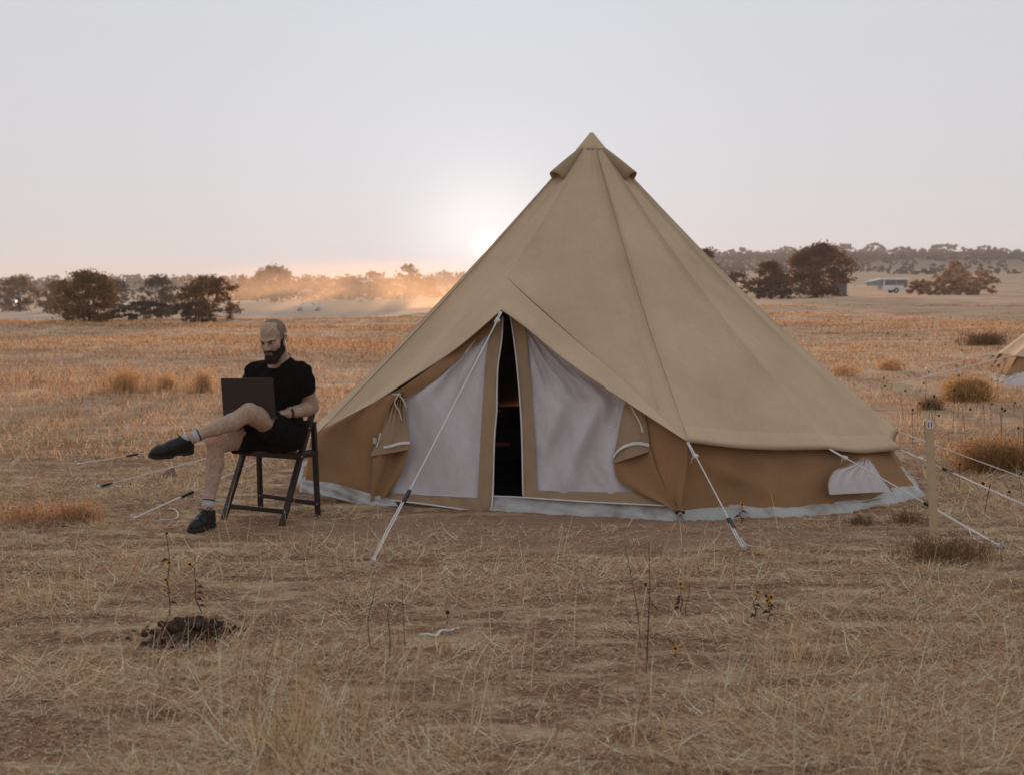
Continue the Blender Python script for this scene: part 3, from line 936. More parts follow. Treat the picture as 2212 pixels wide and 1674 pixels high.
# ------------------------------------------------------------------ second tent at the right edge
def small_tent(cx, cy, label):
    c = Vector((cx, cy, lz(cx, cy)))
    root = empty("bell_tent", tuple(c), 0, label, "tent", "canvas bell tents")
    n = 12; a0 = -82
    az = [a0 + 360 / n * k for k in range(n)]
    ap = c + Vector((0, 0, 2.75))
    rf, wa, sk = MB(), MB(), MB()
    for k in range(n):
        a, b = az[k], az[(k + 1) % n]
        Ea, Eb = pol(a, 2.45, c.z + .44, c), pol(b, 2.45, c.z + .44, c)
        Ba, Bb = pol(a, 2.62, c.z + .08, c), pol(b, 2.62, c.z + .08, c)
        rows = []
        for i in range(15):
            t = .02 + .98 * i / 14
            rows.append([])
            for j in range(9):
                u = j / 8
                E = Ea.lerp(Eb, u); p = ap.lerp(E, t)
                o = Vector((E.x - c.x, E.y - c.y, 0)).normalized()
                p.z -= .10 * math.sin(math.pi * t) + .03 * math.sin(math.pi * u) * t ** 5
                p -= o * .05 * math.sin(math.pi * u) * t
                rows[-1].append(p)
        rf.grid(rows)
        wa.grid([[(Ea.lerp(Eb, j / 8) - pol(a, .05, 0, Vector((0, 0, 0)))).lerp(Ba.lerp(Bb, j / 8), i / 5) + Vector((.012 * math.sin(j * 1.3 + i), 0, 0)) for j in range(9)] for i in range(6)])
        sk.grid([[Ba.lerp(Bb, j / 8) + Vector((0, -.03 - .03 * i, .04 - .06 * i + .01 * math.sin(j * 2))) for j in range(9)] for i in range(3)])
    rf.build("roof", M["roof"], root, smooth=True)
    wa.build("wall", M["wall"], root, smooth=True)
    sk.build("groundsheet_skirt", M["sheet"], root, smooth=True)
    # window panel facing the camera side
    a, b = az[0], az[1]
    pl = Plane(pol(a, 2.62, c.z + .08, c), pol(b, 2.62, c.z + .08, c), pol(a, 2.45, c.z + .44, c))
    L = cr([(2205, 803), (2190, 808), (2172, 824), (2155, 838)], 12); R = cr([(2208, 803), (2240, 803), (2262, 820), (2275, 838)], 12)
    rows = [[pl.at(*(L[i] * (1 - j / 20) + R[i] * (j / 20)), .05 + .012 * math.sin(j * 1.5)) for j in range(21)] for i in range(12)]
    MB().grid(rows).build("window", M["mesh"], root, smooth=True)
    for k, (pe, end, ts) in enumerate(((az[0], gp(1942, 829), .25), (az[-1], gp(2000, 799), .15), (az[1], gp(2120, 838), .5))):
        guy(pol(pe, 2.47, c.z + .45, c), end, ts, r=.010, knot=0, parent=root, slider=False)
    return root
small_tent(10.62, 23.5, "second sand-coloured bell tent cut off by the right edge, beyond the round bush")

# ------------------------------------------------------------------ implicit surfaces for the figure
class Field:
    def __init__(self, lo, hi, h):
        self.lo, self.h = np.array(lo, float), h
        self.n = np.ceil((np.array(hi) - self.lo) / h).astype(int) + 1
        self.D = np.full(self.n, 0.5, dtype=np.float32)
    def win(self, lo, hi):
        a = np.clip(np.floor((np.array(lo) - self.lo) / self.h).astype(int), 0, self.n - 1)
        b = np.clip(np.ceil((np.array(hi) - self.lo) / self.h).astype(int) + 1, 1, self.n)
        sl = tuple(slice(i, j) for i, j in zip(a, b))
        ax = [(self.lo[k] + self.h * np.arange(a[k], b[k])).astype(np.float32) for k in range(3)]
        return sl, ax[0][:, None, None], ax[1][None, :, None], ax[2][None, None, :]
    def put(self, fn, lo, hi, k=.02, op='add'):
        pad = .05 + k
        sl, X, Y, Z = self.win(np.array(lo) - pad, np.array(hi) + pad)
        if 0 in self.D[sl].shape: return
        d = fn(X, Y, Z)
        A = self.D[sl]
        if op == 'add':
            h = np.maximum(k - np.abs(A - d), 0) / k
            self.D[sl] = np.minimum(A, d) - h * h * k * .25
        elif op == 'sub':
            d = -d
            h = np.maximum(k - np.abs(A - d), 0) / k
            self.D[sl] = np.maximum(A, d) + h * h * k * .25
        elif op == 'and':
            h = np.maximum(k - np.abs(A - d), 0) / k
            self.D[sl] = np.maximum(A, d) + h * h * k * .25
    def cap(self, a, b, ra, rb, k=.02, op='add'):
        a, b = np.array(a, float), np.array(b, float)
        ba = b - a; L = max(float(ba @ ba), 1e-9)
        def fn(X, Y, Z):
            x, y, z = X - a[0], Y - a[1], Z - a[2]
            t = np.clip((x * ba[0] + y * ba[1] + z * ba[2]) / L, 0, 1)
            return np.sqrt((x - t*ba[0])**2 + (y - t*ba[1])**2 + (z - t*ba[2])**2) - (ra + (rb - ra) * t)
        r = max(ra, rb)
        self.put(fn, np.minimum(a, b) - r, np.maximum(a, b) + r, k, op)
    def chain(self, pts, k=.02, op='add'):
        for (a, ra), (b, rb) in zip(pts[:-1], pts[1:]):
            self.cap(a, b, ra, rb, k, op)
    def ell(self, c, r, R=None, k=.02, op='add'):
        c, r = np.array(c, float), np.array(r, float)
        R = np.eye(3) if R is None else np.array(R, float)      # columns are the local axes
        def fn(X, Y, Z):
            x, y, z = X - c[0], Y - c[1], Z - c[2]
            q = [(R[0, i]*x + R[1, i]*y + R[2, i]*z) for i in range(3)]
            k0 = np.sqrt(sum((q[i] / r[i])**2 for i in range(3)))
            k1 = np.sqrt(sum((q[i] / r[i]**2)**2 for i in range(3))) + 1e-6
            return k0 * (k0 - 1) / k1
        m = r.max()
        self.put(fn, c - m, c + m, k, op)
    def plane(self, p, nrm, lo, hi, k=.004):                     # keep the side the normal points away from
        p, nrm = np.array(p, float), np.array(nrm, float); nrm = nrm / np.linalg.norm(nrm)
        self.put(lambda X, Y, Z: (X - p[0])*nrm[0] + (Y - p[1])*nrm[1] + (Z - p[2])*nrm[2], lo, hi, k, 'and')
    def mesh(self, name, rip=None):
        D = self.D
        if rip is not None:
            D = D + rip(*[(self.lo[k] + self.h * np.arange(self.n[k])).astype(np.float32).reshape([-1 if i == k else 1 for i in range(3)]) for k in range(3)])
        S = D < 0
        cnt = np.zeros(np.array(S.shape) - 1, dtype=np.int8)
        cs = [(i, j, k) for i in (0, 1) for j in (0, 1) for k in (0, 1)]
        def c_(A, o): return A[o[0]:A.shape[0]-1+o[0], o[1]:A.shape[1]-1+o[1], o[2]:A.shape[2]-1+o[2]]
        for o in cs: cnt += c_(S, o)
        act = (cnt > 0) & (cnt < 8)
        idx = np.argwhere(act)
        vid = np.full(act.shape, -1, dtype=np.int32); vid[act] = np.arange(len(idx))
        val = {o: D[idx[:, 0]+o[0], idx[:, 1]+o[1], idx[:, 2]+o[2]] for o in cs}
        acc = np.zeros((len(idx), 3)); num = np.zeros(len(idx))
        for o in cs:
            for ax in range(3):
                if o[ax] == 1: continue
                p = list(o); p[ax] = 1; p = tuple(p)
                a, b = val[o], val[p]
                m = (a < 0) != (b < 0)
                t = a[m] / (a[m] - b[m])
                q = np.tile(np.array(o, float), (m.sum(), 1)); q[:, ax] += t
                acc[m] += q; num[m] += 1
        V = self.lo + self.h * (idx + acc / num[:, None])
        Fs = []
        for ax in range(3):
            o = [0, 0, 0]; o[ax] = 1
            a = S[:S.shape[0]-o[0], :S.shape[1]-o[1], :S.shape[2]-o[2]]
            b = S[o[0]:, o[1]:, o[2]:]
            e = np.argwhere(a != b)
            u, w = [(1, 2), (2, 0), (0, 1)][ax]
            e = e[(e[:, u] > 0) & (e[:, w] > 0) & (e[:, u] < S.shape[u]-1) & (e[:, w] < S.shape[w]-1)]
            def cell(du, dw):
                q = e.copy(); q[:, u] -= du; q[:, w] -= dw
                return vid[q[:, 0], q[:, 1], q[:, 2]]
            f = np.stack([cell(1, 1), cell(0, 1), cell(0, 0), cell(1, 0)], -1)
            flip = ~a[e[:, 0], e[:, 1], e[:, 2]]
            f[flip] = f[flip][:, ::-1]
            Fs.append(f)
        Fq = np.vstack(Fs)
        Fq = Fq[(Fq >= 0).all(1)]
        return np_mesh(name, V, Fq)

# ------------------------------------------------------------------ the man, seated, one leg crossed over the other
fw = Vector((-.43, -.90, 0)).normalized()            # where his lap points
lf_ = Vector((.90, -.43, 0)).normalized()            # his left hand side
UP = Vector((0, 0, 1))
PEL = P(600, 938, 9.27)
hipL, hipR = PEL + lf_ * .085, PEL - lf_ * .085
kneeL, ankL = P(541, 892, 8.87), P(412, 946, 8.73)
kneeR, ankR = P(468, 957, 8.95), P(449, 1098, 8.83)
shL, shR = P(653, 806, 9.15), P(549, 806, 9.31)
elbL, wrL = P(674, 880, 9.25), P(622, 893, 9.09)
elbR, wrR = P(524, 880, 9.33), P(538, 888, 9.10)
NB = P(606, 786, 9.23)
HEAD = P(591, 731, 9.13)
CHEST = P(603, 838, 9.24); WAIST = P(603, 895, 9.27)
Rz = Matrix.Rotation(math.radians(-22), 3, 'Z'); Rx = Matrix.Rotation(math.radians(19), 3, 'X'); Ry = Matrix.Rotation(math.radians(-3), 3, 'Y')
HR = Rz @ Ry @ Rx
def hd(x, y, z): return HEAD + HR @ Vector((x, y, z))
HRn = np.array(HR)
BR = np.array([[lf_.x, fw.x, 0], [lf_.y, fw.y, 0], [0, 0, 1]])

man = empty("person", (PEL.x, PEL.y, 0), 0,
            "bearded man in black T-shirt and shorts, legs crossed, looking down at a laptop", "person")
LO, HI = (-2.2, 8.45, 0.0), (-1.15, 9.62, 1.36)

def head_core(Fd, grow=0.0, k=.02):
    g = grow
    Fd.ell(hd(0, .012, .036), (.0785+g, .098+g, .084+g), HRn, k)
    Fd.ell(hd(0, -.028, -.045), (.060+g, .064+g, .078+g), HRn, k)
    Fd.cap(hd(-.045, .0, -.070), hd(-.018, -.066, -.104), .020+g, .020+g, k)
    Fd.cap(hd(.045, .0, -.070), hd(.018, -.066, -.104), .020+g, .020+g, k)
    Fd.cap(hd(-.012, -.070, -.106), hd(.012, -.070, -.106), .020+g, .020+g, k)

def build_body():
    B = Field(LO, HI, .0046)
    # legs
    for hip, knee, ank in ((hipL, kneeL, ankL), (hipR, kneeR, ankR)):
        d = (knee - hip)
        B.chain([(hip, .088), (hip + d * .45, .078), (hip + d * .85, .060), (knee, .057)], .03)
        s = (ank - knee)
        calf = Vector((0, 0, -.010)) if hip is hipL else Vector((.006, .012, 0))
        B.chain([(knee, .055), (knee + s * .14, .050), (knee + s * .32 + calf, .0535), (knee + s * .58 + calf * .6, .044), (knee + s * .85, .034), (ank, .034)], .02)
        B.chain([(ank, .034), (ank + s.normalized() * .05, .034)], .02)
    B.ell(kneeL + Vector((-.012, -.018, .016)), (.042, .042, .042), None, .03)
    B.ell(kneeR + Vector((-.02, -.028, .014)), (.042, .040, .044), None, .03)
    # trunk
    B.ell(PEL + UP * .02, (.165, .12, .12), BR, .04)
    B.ell(WAIST, (.145, .105, .13), BR, .05)
    B.ell(CHEST + UP * .02, (.165, .108, .15), BR, .05)
    B.cap(shL - lf_ * .02, shR + lf_ * .02, .060, .060, .05)
    B.chain([(NB - UP * .03, .066), (hd(0, .022, -.055), .058)], .04)
    B.cap(NB + UP * .01, shL - lf_ * .03 + UP * .012, .045, .040, .04)
    B.cap(NB + UP * .01, shR + lf_ * .03 + UP * .012, .045, .040, .04)
    # arms
    for sh, el, wr in ((shL, elbL, wrL), (shR, elbR, wrR)):
        d = el - sh; e = wr - el
        B.chain([(sh, .056), (sh + d * .45, .050), (sh + d * .8, .044), (el, .040)], .025)
        B.chain([(el, .041), (el + e * .28, .0455), (el + e * .65, .036), (wr, .0275)], .02)
        hdir = (e.normalized() * .55 + Vector((-.95, .30, -.02)) if sh is shL else Vector((.35, -.75, -.1))).normalized()
        up = UP; sd = hdir.cross(up).normalized(); up = sd.cross(hdir).normalized()
        Rm = np.array([[hdir.x, sd.x, up.x], [hdir.y, sd.y, up.y], [hdir.z, sd.z, up.z]])
        B.cap(wr, wr + hdir * .03, .026, .024, .015)
        B.ell(wr + hdir * .055, (.050, .040, .0165), Rm, .014)
        for i in range(4):
            b0 = wr + hdir * (.088 - .006 * abs(i - 1.4)) + sd * (-.030 + .020 * i)
            ln = (.9, 1.0, .95, .78)[i]
            B.chain([(b0 - hdir * .03, .0098), (b0 + hdir * .03 * ln + up * .007, .0096), (b0 + hdir * .056 * ln - up * .004, .0088), (b0 + hdir * .070 * ln - up * .019, .0080)], .004)
        ts = -1 if sh is shL else 1
        tb = wr + hdir * .022 + sd * (.028 * ts)
        B.chain([(tb, .0125), (tb + hdir * .035 + sd * (.022 * ts), .0115), (tb + hdir * .064 + sd * (.018 * ts) - up * .01, .0095)], .006)
    # head
    head_core(B, 0.0, .022)
    for s in (-1, 1):
        B.ell(hd(s * .040, -.060, -.028), (.024, .020, .018), HRn, .03)      # cheekbone
        B.cap(hd(s * .014, -.088, .012), hd(s * .048, -.072, .016), .0125, .011, .012)   # brow
        B.ell(hd(s * .082, .016, -.006), (.010, .022, .034), HRn @ np.array(Matrix.Rotation(s * .35, 3, 'Z')), .008)
        B.ell(hd(s * .088, .008, -.004), (.007, .011, .018), HRn, .006, 'sub')
    for s in (-1, 1):
        B.ell(hd(s * .032, -.096, -.007), (.0185, .018, .0125), HRn, .014, 'sub')
    B.chain([(hd(0, -.088, .010), .0085), (hd(0, -.103, -.016), .0100), (hd(0, -.113, -.036), .0125)], .010)
    for s in (-1, 1):
        B.ell(hd(s * .013, -.099, -.040), (.010, .012, .009), HRn, .006)
        B.ell(hd(s * .0315, -.0815, -.006), (.0125, .0095, .0085), HRn, .004)  # lidded eyeball
    B.cap(hd(-.018, -.089, -.066), hd(.018, -.089, -.066), .0075, .0075, .008)
    B.cap(hd(-.016, -.088, -.078), hd(.016, -.088, -.078), .0085, .0085, .008)
    return B.mesh("body")
wlink("body", build_body(), M["skin"], man)

def build_hair():
    Hf = Field(HEAD - Vector((.13,) * 3), HEAD + Vector((.13, .13, .16)), .004)
    head_core(Hf, .0022, .022)
    Mi = np.array(HR.inverted())
    def mask(X, Y, Z):
        x, y, z = X - HEAD.x, Y - HEAD.y, Z - HEAD.z
        lx = Mi[0, 0]*x + Mi[0, 1]*y + Mi[0, 2]*z
        ly = Mi[1, 0]*x + Mi[1, 1]*y + Mi[1, 2]*z
        lz_ = Mi[2, 0]*x + Mi[2, 1]*y + Mi[2, 2]*z
        # keep: behind the receding hairline, above the nape, a small forelock in the middle
        front = -(ly - (-.012 + .5 * (np.abs(lx) - .02)))
        front = np.where(np.abs(lx) > .056, -(ly + .028), front)
        low = -(lz_ + .055 - np.where(ly < .005, .062, 0.0))
        return np.maximum(front, low).astype(np.float32)
    Hf.put(mask, HEAD - Vector((.2,)*3), HEAD + Vector((.2,)*3), .002, 'and')
    return Hf.mesh("hair")
wlink("hair", build_hair(), M["hair"], man)

def build_beard():
    Bf = Field(HEAD - Vector((.14, .16, .21)), HEAD + Vector((.14, .12, .10)), .0036)
    head_core(Bf, .0065, .02)
    Bf.cap(hd(-.012, -.076, -.120), hd(.012, -.076, -.120), .026, .026, .03)
    Bf.cap(hd(-.026, -.086, -.058), hd(.026, -.086, -.058), .0125, .0125, .01)
    Mi = np.array(HR.inverted())
    def mask(X, Y, Z):
        x, y, z = X - HEAD.x, Y - HEAD.y, Z - HEAD.z
        lx = np.abs(Mi[0, 0]*x + Mi[0, 1]*y + Mi[0, 2]*z)
        ly = Mi[1, 0]*x + Mi[1, 1]*y + Mi[1, 2]*z
        lz_ = Mi[2, 0]*x + Mi[2, 1]*y + Mi[2, 2]*z
        lz_ = lz_ + .0035 * np.sin(520 * lx + 3) * np.sin(430 * ly)
        zt = np.where(lx < .028, -.052, np.interp(lx.ravel(), [.028, .045, .058, .066, .09], [-.056, -.058, -.038, -.004, .02]).reshape(lx.shape))
        return np.maximum(lz_ - zt, ly - .006).astype(np.float32)
    Bf.put(mask, HEAD - Vector((.25,)*3), HEAD + Vector((.25,)*3), .016, 'and')
    Bf.cap(hd(-.017, -.100, -.0715), hd(.017, -.100, -.0715), .0085, .0085, .004, 'sub')
    def rip(X, Y, Z): return (.0016 * np.sin(900 * X + 300 * Z) * np.sin(700 * Z + 400 * Y)).astype(np.float32)
    return Bf.mesh("beard", rip)
wlink("beard", build_beard(), M["beard"], man)
MB().tube([hd(-.017, -.094, -.0705), hd(-.008, -.098, -.0700), hd(.008, -.098, -.0700), hd(.017, -.094, -.0705)], [.003, .006, .006, .003], 8).build("lips", M["lip"], man, smooth=True)
for s in (-1, 1):
    MB().tube([hd(s*.013, -.0955, .0055), hd(s*.024, -.0960, .0080), hd(s*.038, -.0885, .0125), hd(s*.052, -.074, .0110)], [.0036, .0046, .0042, .002], 7).build("eyebrow", M["brow"], man, smooth=True)
    MB().ball(hd(s*.031, -.0830, -.0060), (.0115, .0085, .0055), 7).build("eye", M["eye"], man, smooth=True)

def build_shirt():
    S = Field((-1.95, 8.9, .45), (-1.12, 9.6, 1.15), .0055)
    S.ell(PEL + UP * .05, (.178, .138, .13), BR, .05)
    S.ell(WAIST, (.165, .125, .14), BR, .06)
    S.ell(CHEST + UP * .018, (.182, .124, .155), BR, .06)
    S.cap(shL - lf_ * .02, shR + lf_ * .02, .066, .066, .05)
    S.cap(NB + UP * .004, shL - lf_ * .03 + UP * .014, .050, .050, .04)
    S.cap(NB + UP * .004, shR + lf_ * .03 + UP * .014, .050, .050, .04)
    S.cap(NB - UP * .05, NB + UP * .022, .080, .068, .03)
    # neck opening
    S.cap(NB + UP * .02 + fw * .03, hd(0, .02, -.05) + UP * .05, .064, .07, .006, 'sub')
    S.ell(NB + fw * .075 + UP * .012, (.050, .045, .040), BR, .01, 'sub')
    T = Field((-1.95, 8.9, .45), (-1.12, 9.6, 1.15), .0055)
    for sh, el in ((shL, elbL), (shR, elbR)):
        d = el - sh
        T.chain([(sh - UP * .002, .064), (sh + d * .3, .0615), (sh + d * .72, .0615)], .02)
        p = sh + d * (.57 if sh is shL else .62)
        dd = np.array(d.normalized()) + np.array([0.18, 0, -.1])
        T.plane(p, dd, np.minimum(p, p) - .16, np.array(p) + .16)
    k = .03
    h = np.maximum(k - np.abs(S.D - T.D), 0) / k
    S.D = np.minimum(S.D, T.D) - h * h * k * .25
    def rip(X, Y, Z):
        a = .0036 * np.sin(46 * (X * .55 + Z) + 9 * np.sin(7 * X + 5 * Y)) * np.clip((1.0 - Z) * 3, .15, 1)
        b = .0030 * np.sin(70 * (Z - .8 * X) + 6 * np.sin(9 * Z + 3 * Y))
        return (a + b).astype(np.float32)
    return S.mesh("t_shirt", rip)
wlink("t_shirt", build_shirt(), M["shirt"], man)

def build_shorts():
    S = Field((-2.0, 8.7, .38), (-1.1, 9.6, .85), .0055)
    S.ell(PEL - fw * .005, (.188, .135, .105), BR, .05)
    S.ell(PEL - UP * .045, (.180, .135, .062), BR, .04)
    for hip, knee, f in ((hipL, kneeL, .60), (hipR, kneeR, .64)):
        d = knee - hip
        S.chain([(hip, .102), (hip + d * .4, .096), (hip + d * .8, .086)], .03)
    for hip, knee, f in ((hipL, kneeL, .60), (hipR, kneeR, .66)):
        d = knee - hip
        p = hip + d * f
        S.plane(p, np.array(d.normalized()) + (np.array([-.2, 0, .25]) if hip is hipL else 0), np.array(p) - .13, np.array(p) + (.13 if hip is hipL else .12))
    def rip(X, Y, Z):
        return (.0042 * np.sin(60 * (X - .7 * Y) + 5 * np.sin(16 * Z)) + .002 * np.sin(110 * Z + 40 * X)).astype(np.float32)
    return S.mesh("shorts", rip)
wlink("shorts", build_shorts(), M["shorts"], man)

# shoes: modelled once, x across, toe towards -y, sole at z = 0
def shoe_meshes():
    S = Field((-.08, -.22, -.02), (.08, .14, .16), .004)
    S.chain([((0, .072, .045), .036), ((0, .03, .050), .037), ((.0, -.05, .043), .041), ((-.004, -.115, .034), .040), ((-.006, -.145, .030), .030)], .02)
    S.chain([((0, .062, .05), .038), ((0, .058, .092), .040)], .02)
    S.chain([((0, .045, .092), .034), ((0, -.035, .066), .036)], .03)
    S.cap((0, .052, .085), (0, .062, .16), .033, .037, .004, 'sub')
    S.plane((0, .05, .112), (0, .05, 1), (-.1, -.2, 0), (.1, .15, .2), .004)
    S.plane((0, 0, .012), (0, 0, -1), (-.1, -.25, -.05), (.1, .15, .2), .004)
    up = S.mesh("shoe")
    B = Field((-.08, -.22, -.02), (.08, .14, .06), .004)
    B.chain([((0, .074, .012), .039), ((0, .02, .012), .036), ((-.002, -.06, .012), .044), ((-.006, -.125, .012), .043), ((-.007, -.15, .012), .032)], .02)
    B.plane((0, 0, .024), (0, 0, 1), (-.1, -.25, -.05), (.1, .15, .2), .003)
    B.plane((0, 0, 0), (0, 0, -1), (-.1, -.25, -.05), (.1, .15, .2), .003)
    B.put(lambda X, Y, Z: np.maximum(np.maximum(Y + .012 * 0 - .022, -.034 - Y), Z - .010) + 0 * X, (-.1, -.05, -.02), (.1, .05, .012), .004, 'sub')
    so = B.mesh("sole")
    L = MB()
    for i in range(4):
        y, z = .006 - .018 * i, (.1135, .1115, .1065, .0975)[i]
        L.tube([(-.024, y, z - .008), (0, y - .004, z + .002), (.024, y, z - .008)], .0026, 5)
    L.tube([(0, .01, .114), (.025, .00, .136), (.045, .015, .128), (.02, .02, .114)], .0024, 5)
    L.tube([(0, .01, .114), (-.028, .0, .132), (-.046, .012, .120), (-.02, .02, .112)], .0024, 5)
    return up, so, L.mesh("lace")
SU, SS, SL = shoe_meshes()
for me, mt in ((SU, M["leather"]), (SS, M["sole"]), (SL, M["leather"])):
    me.materials.append(mt)
    me.polygons.foreach_set("use_smooth", np.ones(len(me.polygons), dtype=bool))
def put_shoe(origin, toe, up, sx=1):
    y = -(toe).normalized(); z = (up - y * up.dot(y)).normalized(); x = y.cross(z)
    Mt = Matrix(((x.x * sx, y.x, z.x, origin.x), (x.y * sx, y.y, z.y, origin.y), (x.z * sx, y.z, z.z, origin.z), (0, 0, 0, 1)))
    o = bpy.data.objects.new("shoe", SU); COL.objects.link(o); o.parent = man
    o.matrix_basis = Matrix.Translation(-man.location) @ Mt
    for nm, me in (("sole", SS), ("lace", SL)):
        c = bpy.data.objects.new(nm, me); COL.objects.link(c); c.parent = o
    return o
toeR = Vector((-.24, -.97, 0)).normalized()
heelR = Vector((ankR.x, ankR.y, lz(ankR.x, ankR.y) + .004)) - toeR * .062 * -1 * 0
put_shoe(Vector((ankR.x, ankR.y, lz(ankR.x, ankR.y) + .003)) + toeR * .056 + Vector((.004, 0, 0)), toeR, UP)
sL = (ankL - kneeL).normalized()
toeL = (P(330, 972, 8.60) - P(415, 960, 8.76)).normalized()
upL = Vector((.10, -.42, .90)) 
upL = (upL - toeL * upL.dot(toeL)).normalized()
put_shoe(ankL + sL * .030 - upL * .092 + toeL * .052, toeL, upL)
# socks
def sock(ank, knee, foot_dir):
    s = (ank - knee).normalized()
    a = ank - s * .052
    o = MB().tube([a, ank - s * .02, ank + s * .02, ank + s * .045 + foot_dir * .01], [.0385, .0375, .0365, .035], 20).build("sock", M["sock"], man, smooth=True)
    MB().tube([a - s * .003, a + s * .004], .0402, 20).build("stripe", M["black"], o, smooth=True)
sock(ankL, kneeL, toeL); sock(ankR, kneeR, toeR)
# watch on his left wrist
wd = (wrL - elbL).normalized()
wc = wrL - wd * .018
wt = MB().tube([wc - wd * .012, wc + wd * .012], .0325, 20).build("wristwatch", M["strap"], man, smooth=True)
wu = (UP - wd * UP.dot(wd)).normalized()
MB().tube([wc + wu * .029, wc + wu * .040], [.019, .0175], 20).build("watch_case", M["steel"], wt)
MB().tube([wc + wu * .0401, wc + wu * .0408], .0145, 18).build("dial", M["black"], wt)

# ------------------------------------------------------------------ laptop
lp_x = Vector((.985, -.17, .012)).normalized()
TLc = P(473.5, 818.5, 8.935)
lo_mid = P(539, 901, 8.975)
hi_mid = P(533, 817, 8.935)
lp_up = (hi_mid - lo_mid)
Hh = lp_up.length; lp_up.normalize()
lp_n = lp_x.cross(lp_up).normalized()
if lp_n.y > 0: lp_n = -lp_n
lap = empty("laptop", tuple(lo_mid), 0, "open dark laptop on the lap of the seated man, lid towards the camera", "laptop")
def rounded_slab(c, ax, ay, an, w, h, t, r, n=5):
    mb = MB()
    prof = []
    for cx, cy, a0 in ((w/2-r, h/2-r, 0), (-w/2+r, h/2-r, 90), (-w/2+r, -h/2+r, 180), (w/2-r, -h/2+r, 270)):
        for k in range(n + 1):
            a = math.radians(a0 + 90 * k / n)
            prof.append((cx + r * math.cos(a), cy + r * math.sin(a)))
    m = len(prof)
    lay = []
    for f, off in ((.985, -t/2), (1.0, -t/2 + t*.25), (1.0, t/2 - t*.25), (.985, t/2)):
        lay.append([c + ax * (x * f) + ay * (y * f) + an * off for x, y in prof])
    vs = [p for l in lay for p in l]
    fs = [tuple(range(m - 1, -1, -1)), tuple(range(3 * m, 4 * m))]
    for L in range(3):
        fs += [(L*m + i, L*m + (i+1) % m, (L+1)*m + (i+1) % m, (L+1)*m + i) for i in range(m)]
    return mb.add(vs, fs)
rounded_slab(lo_mid + lp_up * (Hh / 2), lp_x, lp_up, lp_n, .346, Hh, .006, .010).build("lid", M["laptop"], lap, smooth=False)
rounded_slab(lo_mid + lp_up * (Hh / 2 + .003) - lp_n * .0042, lp_x, lp_up, lp_n, .330, Hh - .020, .002, .004).build("screen", M["glass"], lap)
bd = Vector((.17, .985, .02)).normalized(); bn = lp_x.cross(bd).normalized()
base_o = rounded_slab(lo_mid + bd * .118 - UP * .004, lp_x, bd, bn, .346, .238, .013, .010).build("keyboard_base", M["laptop"], lap)
kb = MB()
for r_ in range(5):
    for q_ in range(13):
        c0 = lo_mid + bd * (.050 + .020 * r_) + lp_x * (-.126 + .021 * q_) + bn * (.0035 if bn.z > 0 else -.0035)
        kb.bar(c0 - lp_x * .008, c0 + lp_x * .008, .016, .002, up=bn)
kb.build("keys", M["black"], base_o)["kind"] = "stuff"
MB().tube([lo_mid - lp_x * .14, lo_mid + lp_x * .14], .0055, 8).build("hinge", M["black"], lap, smooth=True)

# ------------------------------------------------------------------ folding chair
fc = gp(483, 1121, 0); fa = gp(609, 1135, 0); fd = gp(563, 1095, 0); fb = gp(687, 1115, 0)
chair = empty("folding_chair", tuple((fa + fb + fc + fd) / 4), 0, "dark brown wooden folding chair under the man, left of the tent", "chair")
SEATZ = .435
def line_at(px0, py0, foot, z):                       # a leg runs from its foot towards a top point
    return None
topA = P(672, 905, 9.36); topC = P(552, 905, 9.62)
topA.z, topC.z = .655, .655
legs = [(fa, topA + (topA - fa) * .11), (fc, topC + (topC - fc) * .11)]
rear = [(fb, topA.lerp(fa, .05) + Vector((.02, .035, 0))), (fd, topC.lerp(fc, .05) + Vector((.02, .035, 0)))]
axis = (fa - fc).normalized()
for a, b in legs: MB().bar(a, b, .026, .040, up=axis).build("leg", M["dark_wood"], chair)
for a, b in rear: MB().bar(a, b, .024, .036, up=axis).build("leg", M["dark_wood"], chair)
def onleg(a, b, z): return a.lerp(b, (z - a.z) / (b.z - a.z))
for (a, b), (c_, d_), z, nm in ((legs[0], legs[1], .085, "stretcher"), (rear[0], rear[1], .085, "stretcher")):
    MB().bar(onleg(a, b, z), onleg(c_, d_, z), .020, .030).build(nm, M["dark_wood"], chair)
for q, (L, Rr) in enumerate(((legs[0], rear[0]), (legs[1], rear[1]))):
    MB().bar(onleg(*L, SEATZ - .02) - (onleg(*Rr, SEATZ - .02) - onleg(*L, SEATZ - .02)) * .25, onleg(*Rr, SEATZ - .02) + (onleg(*Rr, SEATZ - .02) - onleg(*L, SEATZ - .02)) * .15, .020, .034).build("seat_rail", M["dark_wood"], chair)
s0, s1 = onleg(*legs[1], SEATZ), onleg(*legs[0], SEATZ)
r0, r1 = onleg(*rear[1], SEATZ), onleg(*rear[0], SEATZ)
fdir = ((s0 + s1) / 2 - (r0 + r1) / 2); fdir.z = 0
front0, front1 = s0 + fdir.normalized() * .06, s1 + fdir.normalized() * .06
back0, back1 = r0 - fdir.normalized() * .02, r1 - fdir.normalized() * .02
MB().bar(front0 - UP * .02, front1 - UP * .02, .024, .036).build("seat_rail", M["dark_wood"], chair)
for i in range(6):                                   # seat slats
    t0 = (i + .06) / 6; t1 = (i + .94) / 6
    p0, p1 = front0.lerp(back0, (t0 + t1) / 2), front1.lerp(back1, (t0 + t1) / 2)
    w = (front0 - back0).length / 6 * .86
    MB().bar(p0.lerp(p1, .03), p1.lerp(p0, .03), w, .014).build("slat", M["dark_wood"], chair)
for t in (.84, .95):
    p0, p1 = legs[1][0].lerp(legs[1][1], t), legs[0][0].lerp(legs[0][1], t)
    MB().bar(p0, p1, .016, .050).build("backrest", M["dark_wood"], chair)
